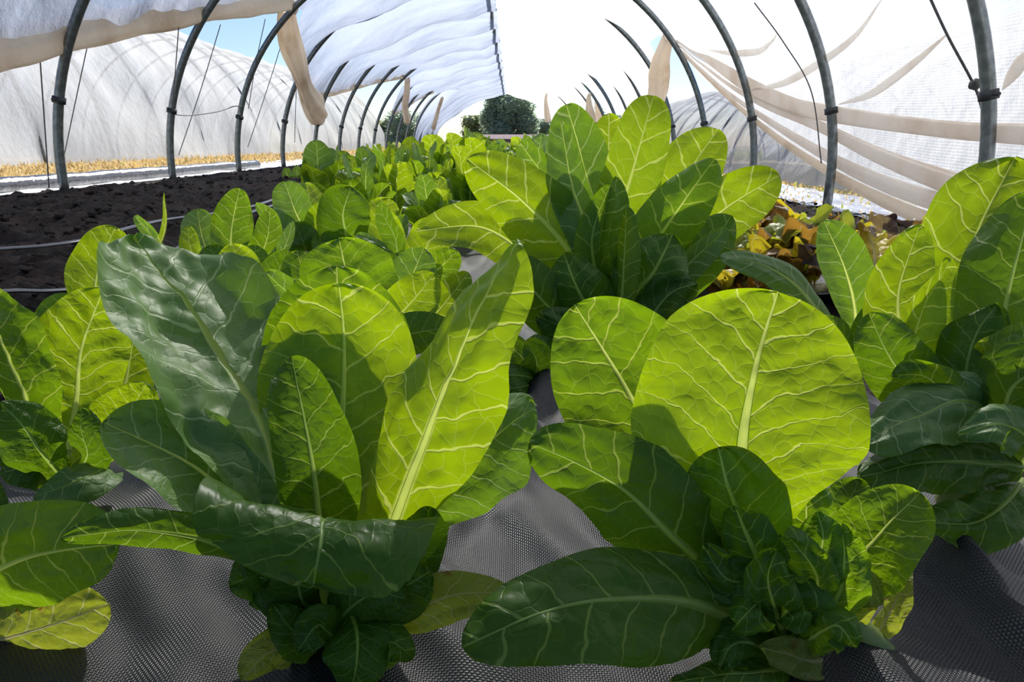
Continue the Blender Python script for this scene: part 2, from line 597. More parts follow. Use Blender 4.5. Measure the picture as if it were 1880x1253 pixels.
def cloth_z(x, y):
    z = 0.004 + gz(x, y)
    k = smooth(0.15, 0.45, y) * 0.6 + 0.4
    d = 0.028 * nz(x * 5.5 + 3, y * 3.0) + 0.020 * nz(x * 11 + y * 6, y * 4 - x * 5, 4) + 0.008 * nz(x * 30 + y * 22, y * 12 - x * 10, 6)
    d += 0.022 * max(0, 1 - abs((x + 0.02 - 0.30 * (y - 0.6)) / 0.045)) ** 2 * smooth(0.4, 0.55, y) * smooth(0.95, 0.75, y)   # ruck between the two front plants
    d += 0.03 * max(0, 1 - abs((x - 0.33 - 0.12 * (y - 0.4)) / 0.05)) ** 2 * smooth(0.75, 0.6, y)
    d += 0.035 * smooth(-0.16, -0.30, x) * smooth(0.75, 0.5, y)
    d *= k * (1 - 0.6 * smooth(1.5, 4, y))
    edge = min(smooth(-0.66, -0.58, x), smooth(0.58, 0.50, x))
    return z + 0.012 + max(-0.006, d) * edge


o = grid_obj('ground_cloth', lin(-0.62, 0.46, 170), geo(0.16, 26, 260), cloth_z, M['cloth'])
tag(o, 'black woven landscape fabric spread under the lettuce rows', 'landscape fabric')

# drip tapes on the left soil
M['tape'] = simple_mat('drip_tape_plastic', (0.030, 0.030, 0.034), (0.05, 0.05, 0.055), 0.22, 12, spec=0.9)


def ribbon(name, pts, w, th, mat, parent=None, n=160):
    c = spline(pts, n)
    mb = MB()
    vs = []
    for i, p in enumerate(c):
        d = (c[min(n, i + 1)] - c[max(0, i - 1)]).normalized()
        s_ = d.cross(Vector((0, 0, 1))).normalized()
        for a, b in ((-1, 0), (-0.6, 0.8), (0, 1), (0.6, 0.8), (1, 0), (0.6, -0.5), (-0.6, -0.5)):
            vs.append(p + s_ * (a * w / 2) + Vector((0, 0, b * th)))
    fs = []
    for i in range(n):
        for k in range(7):
            a = i * 7 + k; b = i * 7 + (k + 1) % 7
            fs.append((a, b, b + 7, a + 7))
    fs += [tuple(range(7)), tuple(n * 7 + k for k in range(6, -1, -1))]
    return mesh_obj(name, vs, fs, mat, parent)


def gp(px, py, z=0.03):
    r = CF + (px - 940) / FPX * CR + (626.5 - py) / FPX * CU
    k = (z - CAM.z) / r.z
    return CAM + r * k


tp = [gp(-150, 515), gp(0, 493), gp(145, 472), gp(300, 432), gp(470, 387), gp(600, 343), gp(660, 331), gp(745, 311), gp(800, 296)]
for q in tp: q.z = soil_z(q.x, q.y) + 0.035
tag(ribbon('drip_tape', tp, 0.028, 0.005, M['tape']), 'grey drip tape on the soil, farther from the camera of the two', 'drip tape')
tp = [gp(-150, 575), gp(0, 545), gp(145, 518), gp(300, 470), gp(480, 404), gp(620, 357), gp(700, 330), gp(770, 310)]
for q in tp: q.z = soil_z(q.x, q.y) + 0.035
tag(ribbon('drip_tape', tp, 0.028, 0.005, M['tape']), 'grey drip tape on the soil, nearer to the lettuce of the two', 'drip tape')

# plastic skirts along the hoop feet
M['skirt'] = simple_mat('white_plastic_sheet', (0.62, 0.64, 0.68), (0.75, 0.76, 0.78), 0.25, 3, 0.01, 14, spec=0.6)
M['blackpl'] = simple_mat('black_plastic_sheet', (0.02, 0.02, 0.024), (0.04, 0.04, 0.046), 0.18, 4, 0.012, 18, spec=1.0)
M['silver'] = simple_mat('silver_mulch_film', (0.42, 0.43, 0.46), (0.60, 0.60, 0.63), 0.16, 5, 0.02, 16, spec=1.0, metal=0.4)
M['metal'] = simple_mat('galvanised_steel', (0.15, 0.165, 0.165), (0.25, 0.27, 0.27), 0.34, 30, 0.0006, 120, metal=0.85)
M['dirtymetal'] = simple_mat('weathered_dark_steel', (0.10, 0.11, 0.115), (0.18, 0.19, 0.20), 0.4, 25, metal=0.7)
o = grid_obj('plastic_skirt', lin(-3.65, -3.02, 14), geo(2.4, 28, 150), lambda x, y: 0.015 + 0.03 * max(0, nz(x * 4, y * 2)) + 0.03 * smooth(-3.3, -3.6, x), M['skirt'])
tag(o, 'white plastic sheet strip along the feet of the left hoops', 'plastic sheet')
pts = [Vector((-3.27 + 0.03 * nz(y * 0.7, 3), y, 0.05)) for y in lin(2.6, 9.0, 60)]
vs, fs = tube_geo(pts, lambda t: 0.060 + 0.012 * nz(t * 22, 1.0), 14)
tag(mesh_obj('plastic_roll', vs, fs, M['blackpl']), 'long black plastic roll lying along the left hoop feet', 'plastic roll')
o = grid_obj('mulch_film', lin(0.62, 1.45, 60), geo(1.35, 24, 200), lambda x, y: gz(x, y) + 0.024 + 0.018 * nz(x * 3 + 9, y * 9) + 0.010 * nz(x * 14, y * 7, 3), M['silver'])
tag(o, 'crinkled silver mulch film on the bed right of the big romaine', 'mulch film')
o = grid_obj('mulch_film', lin(2.0, 3.6, 60), geo(2.2, 24, 160), lambda x, y: gz(x, y) + 0.02 + 0.022 * nz(x * 3 + 2, y * 5) + 0.012 * nz(x * 11, y * 9, 3), M['silver'])
tag(o, 'pale glossy plastic film outside the right hoop feet', 'mulch film')

# ------------------------------------------------------------------ hoops of our tunnel
def arch(th, cx=CX, hw=HW, z0=0.08, hz=2.2, dr=0.0):
    """th 0 = right foot, pi = left foot"""
    return Vector((cx + (hw + dr) * math.cos(th), 0, z0 + (hz + dr) * math.sin(th)))


def hoop(y, label, r=0.03, mat='metal', rings=True, cx=CX, hw=HW, hz=2.2, seg=12, n=72, group='steel hoops of the lettuce tunnel'):
    e = empty('tunnel_hoop', (cx, y, 0), label, 'tunnel hoop', group)
    pts = [Vector((cx - hw, y, gz(cx - hw, y) - 0.06))]
    pts += [arch(PI - PI * i / n, cx, hw, hz=hz) + Vector((0, y, 0)) for i in range(n + 1)]
    pts.append(Vector((cx + hw, y, gz(cx + hw, y) - 0.06)))
    vs, fs = tube_geo(pts, r, seg)
    mesh_obj('pipe', vs, fs, M[mat], e)
    if rings:
        for th in (PI - 0.23, 0.20):
            c = arch(th, cx, hw, hz=hz) + Vector((0, y, 0))
            mb = MB()
            d = Vector((-math.sin(th) * hw, 0, math.cos(th) * hz)).normalized()
            mb.tube([c - d * 0.02, c + d * 0.02], r * 1.35, 10)
            mb.tube([c + Vector((0.0, 0.0, 0)), c + Vector((0.0, -r * 2.2, 0.0))], 0.009, 8)
            mb.build('clamp', M['dark'], e)
    return e


M['dark'] = simple_mat('dark_clip', (0.02, 0.022, 0.024), None, 0.5)
ORD = ['first', 'second', 'third', 'fourth', 'fifth', 'sixth', 'seventh', 'eighth', 'ninth', 'tenth', 'eleventh', 'twelfth', 'thirteenth', 'fourteenth', 'fifteenth', 'sixteenth', 'seventeenth', 'eighteenth', 'nineteenth', 'twentieth', 'twenty-first', 'twenty-second', 'twenty-third', 'twenty-fourth', 'twenty-fifth', 'twenty-sixth', 'twenty-seventh', 'twenty-eighth', 'twenty-ninth', 'thirtieth']
HY = [3.1 + 1.5 * i for i in range(17)]
for i, y in enumerate(HY):
    lb = ['nearest steel hoop, its thick leg in front of the white net wall', 'steel hoop whose left foot stands nearest, by the bare soil'][i] if i < 2 else 'curved steel hoop of the lettuce tunnel, %s along from the camera' % ORD[i]
    hoop(y, lb, rings=i < 9)

# ------------------------------------------------------------------ cover of our tunnel
M['net_left'] = net_mat('insect_net_painted_shade', (0.46, 0.50, 0.60), (0.44, 0.49, 0.61), 0.10, 0.55, grid=0.10, gsize=0.012, wr=0.006)  # same white net, grey-blue shade of the left side painted into it
M['net_right'] = net_mat('insect_net_painted_light', (0.86, 0.86, 0.86), (0.93, 0.93, 0.92), 0.34, 0.75, grid=0.36, gsize=0.012, wr=0.004)  # paler copy of the net, sunlit glare put into its colour
M['hem'] = net_mat('stained_hem_net', (0.80, 0.73, 0.63), (0.85, 0.75, 0.62), 0.03, 0.5, wr=0.006, stain=(0.60, 0.47, 0.33))
M['gather'] = net_mat('gathered_net_edge', (0.84, 0.80, 0.75), (0.90, 0.86, 0.80), 0.14, 0.6, wr=0.006, stain=(0.74, 0.66, 0.57))
M['swag'] = net_mat('gathered_net', (0.80, 0.75, 0.69), (0.86, 0.80, 0.73), 0.06, 0.55, wr=0.006, stain=(0.70, 0.60, 0.50))

YEND = 27.2
# height of the rolled-up left edge along the tunnel
HEML = [(0.5, 0.1), (3.0, 0.50), (4.2, 0.82), (4.75, 0.97), (6.1, 1.33), (7.5, 1.64), (8.0, 1.64), (8.3, 1.40), (8.8, 1.15), (9.6, 0.86), (10.1, 0.86), (10.6, 0.98), (12.1, 1.20), (13.6, 1.42), (15.1, 1.62), (15.6, 1.60), (16.0, 1.3), (16.7, 0.95), (18.1, 1.2), (19.6, 1.55), (20.6, 1.7), (21.0, 1.2), (21.5, 0.3), (22, 0.05), (28, 0.02)]


def sag(y, th):
    f = ((y - HY[0]) / 1.5) % 1.0
    w = math.sin(PI * f)
    m = math.sin(max(0, min(PI, th)))
    return w, f


def th_from_z(z, hz=2.2):
    return math.asin(max(0.0, min(1.0, (z - 0.08) / hz)))


def left_pt(y, q):
    """q 0 at the hem, 1 at the ridge"""
    th0 = PI - th_from_z(interp(HEML, y))
    th = lerp(th0, PI * 0.47, q)
    w, f = sag(y, th)
    dr = 0.034 + 0.015
    dr -= (0.09 + 0.24 * smooth(7.0, 9.2, y)) * w ** 0.8 * (0.12 + 0.88 * smooth(0.0, 0.45, q)) * (1 - 0.35 * smooth(0.85, 1.0, q)) + 0.095 * smooth(7.5, 9.0, y) * smooth(0.22, 0.5, q)
    # slanting folds
    sl = nz(y * 2.1 + q * 3.0, q * 1.5 - y * 0.35, 1.0)
    dr += (0.045 * sl + 0.020 * nz(y * 5 - q * 5, q * 4 + y, 7.0) + 0.010 * nz(y * 13 + q * 9, q * 9, 2.0)) * (0.35 + 0.65 * w)
    p = arch(th, dr=dr)
    p.y = y
    return p


def sheet(name, f, us, vs_, mat, parent, uvf):
    verts, uvs, fs = [], [], []
    for u in us:
        for v in vs_:
            verts.append(f(u, v)); uvs.append(uvf(u, v))
    n = len(vs_)
    for i in range(len(us) - 1):
        for j in range(n - 1):
            a = i * n + j
            fs.append((a, a + 1, a + n + 1, a + n))
    return mesh_obj(name, verts, fs, mat, parent, uvs)


cov = empty('tunnel_cover', (CX, 14, 2.3), 'white insect net cover stretched over the lettuce tunnel hoops', 'tunnel cover')
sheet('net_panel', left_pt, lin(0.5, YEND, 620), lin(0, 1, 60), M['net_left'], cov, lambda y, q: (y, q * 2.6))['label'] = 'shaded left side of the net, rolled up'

# right side: the loose edge sweeps from a tie on a hoop down to the ground near the camera
HEMR = [(0.3, -0.12), (3.0, -0.10), (3.67, -0.05), (4.3, 0.03), (4.96, 0.15), (5.36, 0.24), (5.8, 0.36), (6.29, 0.51), (6.87, 0.72), (7.43, 0.97), (7.65, 1.2), (7.75, 1.35), (8.0, 1.42), (8.4, 1.42), (8.9, 1.15), (9.3, 0.75), (9.8, 0.4), (10.6, 0.1), (12.4, 0.1), (12.9, 0.9), (13.4, 1.5), (13.9, 1.4), (14.4, 0.7), (15.1, 1.5), (15.8, 1.45), (16.6, 0.5), (17.4, 0.2), (19, 0.3), (20.0, 1.25), (20.7, 1.3), (21.4, 0.4), (22, -0.1), (28, -0.1)]


def right_pt(y, q):
    z = interp(HEMR, y)
    th0 = th_from_z(z) if z > 0.08 else 0.0
    th = lerp(th0, PI * 0.47, q)
    w, f = sag(y, th)
    dr = 0.049 + 0.04 * smooth(7.4, 6.6, y) - (0.05 + 0.24 * smooth(6.5, 9.2, y)) * w ** 0.8 * (0.2 + 0.8 * q) * (1 - 0.35 * smooth(0.85, 1.0, q)) - 0.095 * smooth(6.8, 8.2, y) * smooth(0.30, 0.55, q)
    dr += (0.035 * nz(y * 1.6 - q * 3.2, q * 2 + y * 0.3, 11.0) + 0.018 * nz(y * 4 + q * 6, q * 5, 17.0)) * (0.4 + 0.6 * w) * (1 - smooth(7.6, 6.8, y) * (1 - 0.9 * smooth(0.30, 0.65, q)))
    near = smooth(8.0, 6.5, y)
    # long folds fanning out from the tie
    ang = q / (0.10 + 0.14 * max(0, 7.8 - y))
    dr += near * 0.010 * math.sin(ang * 7.0) * smooth(0.62, 0.0, q) * smooth(7.9, 7.0, y)
    p = arch(th, dr=dr)
    if z <= 0.08:
        p.z -= (0.08 - z) * (1 - q) ** 6
    p.y = y
    return p


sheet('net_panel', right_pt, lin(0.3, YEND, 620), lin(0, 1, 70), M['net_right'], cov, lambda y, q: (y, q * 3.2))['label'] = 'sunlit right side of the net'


# rolled hem along the left edge, thick and stained
def hem_run(name, y0, y1, r0, r1, mat='hem', off=0.0, n=120, parent=cov):
    pts = []
    for y in lin(y0, y1, n):
        th = PI - th_from_z(interp(HEML, y))
        p = arch(th, dr=0.018 + 0.45 * lerp(r0, r1, (y - y0) / (y1 - y0))); p.y = y
        p.x += off
        pts.append(p)
    vs, fs = [], []
    seg = 22
    for i, p in enumerate(pts):
        t = i / n
        T = (pts[min(n, i + 1)] - pts[max(0, i - 1)]).normalized()
        a = Vector((1, 0, 0)); b = T.cross(a).normalized(); a = b.cross(T)
        r = lerp(r0, r1, t) * (1 + 0.15 * nz(pts[i].y * 2.3, 4.0))
        for k in range(seg):
            an = 2 * PI * k / seg
            rr = r * (1 + 0.20 * nz(math.cos(an) * 2.2 + t * 5, math.sin(an) * 2.2, t * 7) + 0.10 * math.sin(an * 5 + t * 30))
            vs.append(p + a * (rr * 0.45 * math.cos(an)) + b * (rr * math.sin(an)))
    for i in range(n):
        for k in range(seg):
            q = i * seg + k; w = i * seg + (k + 1) % seg
            fs.append((q, w, w + seg, q + seg))
    fs += [tuple(range(seg)), tuple(n * seg + k for k in range(seg))]
    return mesh_obj(name, vs, fs, M[mat], parent)


hem_run('rolled_hem', 0.8, 7.75, 0.13, 0.085)['label'] = 'rolled beige hem of the net, along the near left bays'
hem_run('rolled_hem', 9.95, 15.3, 0.05, 0.05)['label'] = 'rolled beige hem of the net, along the middle left bays'
hem_run('rolled_hem', 16.6, 20.4, 0.04, 0.04)['label'] = 'rolled beige hem of the net, along the far left bays'


def bundle(pts, rf, label, mat='hem', folds=6, seed=1, n=60, fl=0.7, flat_on_arch=False):
    c = spline(pts, n)
    seg = 30
    vs, fs = [], []
    for i, p in enumerate(c):
        t = i / n
        T = (c[min(n, i + 1)] - c[max(0, i - 1)]).normalized()
        a = Vector((0, 1, 0)) - T * T.y
        if a.length < 0.1: a = Vector((1, 0, 0))
        a.normalize(); b = T.cross(a)
        if flat_on_arch:
            b = Vector(((p.x - CX) / HW, 0, (p.z - 0.08) / 2.2)); b = (b - T * b.dot(T)).normalized(); a = T.cross(b)
        r = rf(t)
        for k in range(seg):
            an = 2 * PI * k / seg
            rr = r * (1 + 0.16 * math.sin(an * folds + t * 2.5 + seed) + 0.18 * nz(math.cos(an) * 1.6, math.sin(an) * 1.6, t * 3 + seed))
            vs.append(p + a * (rr * math.cos(an)) + b * (rr * fl * math.sin(an)))
    for i in range(n):
        for k in range(seg):
            q = i * seg + k; w = i * seg + (k + 1) % seg
            fs.append((q, w, w + seg, q + seg))
    fs += [tuple(range(seg)), tuple(n * seg + k for k in range(seg))]
    o = mesh_obj('gathered_bundle', vs, fs, M[mat], cov)
    o['label'] = label
    return o


bundle([atY(527, 12, 7.7), atY(531, 60, 7.9), atY(545, 110, 8.3), atY(560, 160, 8.9), atY(578, 200, 9.6), atY(590, 222, 9.9)],
       lambda t: 0.10 + 0.05 * t + 0.03 * math.sin(t * 9) - 0.10 * smooth(0.92, 1, t), 'beige bundle of net hanging down between left hoops', seed=2)
bundle([atY(748, 146, 15.4), atY(747, 170, 15.7), atY(744, 195, 16.1), atY(748, 222, 16.6)], lambda t: 0.07 + 0.03 * t, 'smaller beige bundle of net hanging far along on the left', seed=5)
bundle([atY(812, 180, 20.4), atY(804, 205, 20.9), atY(796, 235, 21.4)], lambda t: 0.05 + 0.04 * t, 'far beige bundle of net on the left', seed=6)
bundle([atY(1228, 66, 7.7), atY(1216, 105, 7.9), atY(1209, 140, 8.3), atY(1204, 185, 8.9), atY(1198, 230, 9.4)], lambda t: 0.035 + 0.105 * math.sin(PI * min(1, t * 0.9 + 0.1)) ** 0.8, 'beige bundle of net hanging from the right-hand tie', folds=5, seed=8)
for (px, py, y, w, lb) in ((1004, 172, 20.2, 0.10, 'far right'), (1083, 172, 13.3, 0.06, 'middle right'), (1098, 170, 15.2, 0.07, 'next right')):
    bundle([atY(px, py, y), atY(px - 2, py + 14, y + 0.2), atY(px + 2, py + 50, y + 0.4)], lambda t: 0.03 + 0.10 * t, 'short beige gather of net at a %s tie' % lb, seed=px)


def on_arch(px, py, dr=-0.03, again=False):
    r = CF + (px - 940) / FPX * CR + (626.5 - py) / FPX * CU
    a, b = HW + dr, 2.2 + dr
    x0, z0 = (CAM.x - CX) / a, (CAM.z - 0.08) / b
    dx, dz = r.x / a, r.z / b
    A = dx * dx + dz * dz; B = x0 * dx + z0 * dz; D = x0 * x0 + z0 * z0 - 1
    p = CAM + r * ((-B + math.sqrt(B * B - A * D)) / A)
    if again:
        w, f = sag(p.y, 1.0)
        return on_arch(px, py, dr - 0.065 * w, False)
    return p


def swag(pix, rf, label, mat='swag', folds=4, seed=1, fl=0.35, dr=None):
    c = [atY(*p) if dr is None else on_arch(p[0], p[1], dr) for p in pix]
    o = bundle(c, rf, label, mat, folds, seed, 90, fl, True)
    o.name = 'net_fold'
    return o


swag([(1240, 74), (1300, 110), (1370, 155), (1450, 192), (1520, 208), (1640, 226), (1760, 240), (1900, 248)], lambda t: 0.02 + 0.05 * smooth(0, .3, t) - 0.03 * smooth(.55, 1, t) + 0.01 * math.sin(t * 7), 'broad beige fold of net running level past the right hoops', seed=3, dr=.048, fl=.22)
swag([(1245, 82), (1330, 150), (1400, 190), (1500, 230), (1600, 280), (1720, 328), (1860, 372), (1990, 410)], lambda t: 0.015 + 0.045 * t, 'second beige fold of net below the level one', seed=4, dr=.048, fl=.25)
swag([(1245, 87), (1330, 165), (1420, 228), (1520, 288), (1620, 336), (1740, 376), (1850, 402), (1990, 430)], lambda t: 0.015 + 0.035 * t, 'third beige fold of net in the fan from the tie', seed=5, dr=.048, fl=.25)
swag([(1250, 96), (1335, 178), (1420, 248), (1500, 302), (1580, 348), (1680, 396), (1760, 420), (1900, 445)], lambda t: 0.018 + 0.02 * t, 'lowest beige fold of net, its stained edge reaching the ground', 'hem', seed=6, dr=.048, fl=.3)
swag([(1300, 92), (1345, 98), (1390, 95), (1415, 78), (1428, 60)], lambda t: 0.003 + 0.022 * math.sin(PI * t), 'small upturned crease of net between right hoops', 'gather', seed=7, dr=.02, fl=.2)
swag([(1380, 165), (1440, 152), (1510, 112), (1570, 66), (1622, -6)], lambda t: 0.003 + 0.024 * math.sin(PI * t), 'upturned crease of net rising across the tall right hoop', 'gather', seed=9, dr=.02, fl=.2)
swag([(1540, 192), (1600, 172), (1670, 122), (1740, 62)], lambda t: 0.003 + 0.022 * math.sin(PI * t), 'upturned crease of net beside the hanging cord', 'gather', seed=10, dr=.02, fl=.2)
swag([(1840, 165), (1870, 120), (1900, 90)], lambda t: 0.003 + 0.03 * math.sin(PI * t), 'upturned crease of net right of the thickest hoop', 'gather', seed=11, dr=.03, fl=.2)

# ridge cord, lashings
M['cord'] = simple_mat('dark_cord', (0.06, 0.06, 0.06), (0.12, 0.11, 0.10), 0.8, 60)
pts = [Vector((CX + 0.14 + 0.01 * nz(y * 3, 1), y, 2.165 - 0.10 * math.sin(PI * ((y - 3.1) / 1.5 % 1)) ** 0.8 + 0.006 * nz(y * 5, 4))) for y in lin(2.0, YEND, 360)]
mb = MB(); mb.tube(pts, 0.026, 8)
r_ = empty('ridge_purlin', (CX, 14, 2.26), 'dark ridge line with bunched net at the top of the tunnel', 'ridge purlin')
mb.build('purlin_pipe', M['dirtymetal'], r_)
rng = random.Random(3)
mb = MB()
for i in range(70):
    y = rng.uniform(8, 26)
    a = Vector((CX + 0.14, y, 2.12))
    mb.tube([a, a + Vector((rng.uniform(-0.06, 0.02), rng.uniform(-0.1, 0.1), rng.uniform(-0.07, 0.0)))], 0.006, 5)
mb.build('lashing', M['cord'], r_)['kind'] = 'stuff'


def cord(pix, label, r=0.006, n=24, name='cord'):
    c = spline([atY(*p) for p in pix], n)
    vs, fs = tube_geo(c, r, 6)
    return tag(mesh_obj(name, vs, fs, M['cord']), label, 'cord')


cord([(1700, -20, 3.2), (1740, 66, 3.2), (1785, 150, 3.2), (1800, 190, 3.2), (1815, 262, 3.15)], 'dark cord hanging on the net left of the thickest right hoop', 0.0055)
cord([(1385, 5, 4.2), (1440, 80, 4.2), (1490, 170, 4.2), (1508, 300, 4.3)], 'thin cord slanting across the net to the tall right hoop', 0.0035)
mb = MB()
k = atY(1790, 155, 3.19)
bm = bmesh.new(); bmesh.ops.create_icosphere(bm, subdivisions=3, radius=0.024)
for v in bm.verts:
    v.co *= 1 + 0.25 * nz(v.co.x * 70, v.co.y * 70, v.co.z * 70)
bm.verts.index_update()
mb.add([v.co + k for v in bm.verts], [tuple(v.index for v in f.verts) for f in bm.faces]); bm.free()
tag(mb.build('rope_knot', M['cord']), 'dark knotted lump on the cord by the thickest right hoop', 'knot')
lc = [((170, 40, 5.9), (140, 180, 5.6), (118, 285, 5.6), 'between the first and second left hoops, leaning left'), ((70, 60, 4.45), (80, 200, 4.45), (90, 345, 4.3), 'left of the nearest left hoop'),
      ((328, 50, 5.7), (322, 130, 5.9), (316, 200, 6.0), 'close against the second left hoop'), ((405, 45, 6.9), (370, 160, 6.9), (328, 285, 6.9), 'between the second and third left hoops, slanting'),
      ((487, 35, 7.4), (470, 115, 7.5), (456, 200, 7.5), 'close against the third left hoop'), ((523, 60, 8.2), (495, 150, 8.2), (455, 270, 8.2), 'between the third and fourth left hoops'), ((545, 135, 9.0), (543, 190, 9.0), (541, 262, 9.0), 'beside the fourth left hoop')]
for a, b, c, lb in lc:
    cord([a, b, c], 'thin cord ' + lb, 0.004)
cord([(318, 210, 6.15), (350, 212, 6.5), (400, 205, 7.0), (432, 195, 7.4), (445, 200, 7.6)], 'loose cord sagging between the second and third left hoops', 0.005)

# fine black insect screen still hanging in the open bays (left)
# ------------------------------------------------------------------ neighbouring tunnels
M['net_far'] = net_mat('neighbour_net', (0.82, 0.84, 0.88), (0.92, 0.94, 0.98), 0.14, 0.7, wr=0.012)
M['net_grey'] = net_mat('neighbour_net_grey', (0.58, 0.60, 0.66), (0.62, 0.64, 0.70), 0.22, 0.5, wr=0.012)


def neighbour(cx, hw, hz, y0, y1, mat, label, side):
    e = empty('net_tunnel', (cx, (y0 + y1) / 2, 0), label, 'net tunnel')
    zb = gz(cx - side * hw, 5)

    def f(y, th):
        b = ((y - y0) / 1.5) % 1
        w = math.sin(PI * b)
        dr = -0.09 * w * math.sin(th) + 0.05 * nz(y * 1.2 + th * 3, th * 2.0 - y * 0.4, cx) + 0.035 * nz(y * 2.8 - th * 6, th * 5 + y * 0.7, cx + 3)
        dr += 0.075 * math.sin((th * 3.6 + y * 0.55 + 1.4 * nz(y * 0.35, th, 2)) * 2.2) * (1 - abs(math.sin(th)) * 0.4)
        p = Vector((cx + (hw + dr) * math.cos(th), y, zb + 0.02 + (hz + dr) * max(0.0, math.sin(th))))
        return p
    sheet('net_panel', f, lin(y0, y1, 260), lin(0, PI, 90), M[mat], e, lambda y, th: (y, th * hw))
    n = int((y1 - y0) / 1.5) + 1
    for i in range(n):
        y = y0 + 1.5 * i
        pts = [Vector((cx + (hw - 0.08) * math.cos(a), y, zb + (hz - 0.08) * math.sin(a))) for a in lin(0, PI, 48)]
        vs, fs = tube_geo(pts, 0.028, 6)
        mesh_obj('hoop', vs, fs, M['dirtymetal'], e)
    return e


neighbour(-8.1, 2.55, 2.75, 4.0, 31, 'net_far', 'neighbouring tunnel under wrinkled white net, left across the dry grass', -1)
neighbour(7.3, 2.6, 2.35, 3.5, 28, 'net_grey', 'neighbouring tunnel under greyish net, right beyond the drooping folds', 1)

# ------------------------------------------------------------------ grass
M['straw'] = simple_mat('dry_grass', (0.52, 0.36, 0.14), (0.66, 0.50, 0.24), 0.8, 6, trans=(0.6, 0.45, 0.2), tfac=0.3)
M['grass'] = simple_mat('green_grass', (0.14, 0.20, 0.05), (0.26, 0.30, 0.09), 0.7, 6, trans=(0.4, 0.45, 0.1), tfac=0.35)


def blades(name, mat, n, box, hmin, hmax, label, seed, ylog=True, lean=0.7, wd=0.008):
    rng = random.Random(seed)
    mb = MB()
    for i in range(n):
        x = rng.uniform(box[0], box[1])
        y = box[2] * (box[3] / box[2]) ** rng.random() if ylog else rng.uniform(box[2], box[3])
        h = rng.uniform(hmin, hmax)
        a = rng.uniform(0, 2 * PI); l = rng.uniform(0.1, lean) * 1.2
        d = Vector((math.cos(a), math.sin(a), 0)); s_ = Vector((-d.y, d.x, 0)) * wd * (1 + y / 10)
        b = Vector((x, y, gz(x, y) - 0.04))
        m = b + d * (h * l * 0.4) + Vector((0, 0, h * 0.65)); t = b + d * (h * l) + Vector((0, 0, h * (1.05 - 0.45 * l)))
        mb.add([b - s_, b + s_, m + s_ * 0.7, m - s_ * 0.7, t], [(0, 1, 2, 3), (3, 2, 4)])
    return tag(mb.build(name, mat, smooth_=False), label, 'grass', kind='stuff')


blades('dry_grass', M['straw'], 15000, (-5.75, -3.5, 3.2, 30), 0.08, 0.20, 'straw coloured dry grass strip between the two tunnels', 11)
blades('weeds', M['grass'], 500, (-5.5, -3.6, 3.5, 26), 0.05, 0.16, 'sparse green weeds in the dry grass strip', 12)
blades('dry_grass', M['straw'], 2600, (1.75, 4.6, 2.6, 20), 0.03, 0.11, 'dry grass tufts by the right hoop feet', 13)
blades('weeds', M['grass'], 900, (1.5, 4.5, 2.8, 20), 0.04, 0.12, 'low green weeds by the right hoop feet', 14)
blades('meadow_grass', M['straw'], 5000, (-12, 10, 29, 60), 0.15, 0.35, 'pale meadow grass beyond the end of the tunnels', 15, wd=0.012)
blades('meadow_weeds', M['grass'], 5000, (-12, 12, 29, 64), 0.2, 0.5, 'green weeds in the meadow beyond the tunnels', 16, wd=0.014)

# ------------------------------------------------------------------ trees and shed far behind
M['treeleaf'] = simple_mat('tree_leaves_hazed', (0.24, 0.31, 0.27), (0.33, 0.41, 0.33), 0.7, 1.5, trans=(0.48, 0.58, 0.42), tfac=0.5)  # lightened bluish green, distance haze mixed into the leaf colour
M['treeleaf2'] = simple_mat('olive_leaves', (0.17, 0.21, 0.12), (0.25, 0.29, 0.15), 0.7, 1.5, trans=(0.34, 0.4, 0.18), tfac=0.35)
M['bark'] = simple_mat('bark', (0.09, 0.07, 0.055), (0.14, 0.11, 0.09), 0.9, 8, 0.02, 20)


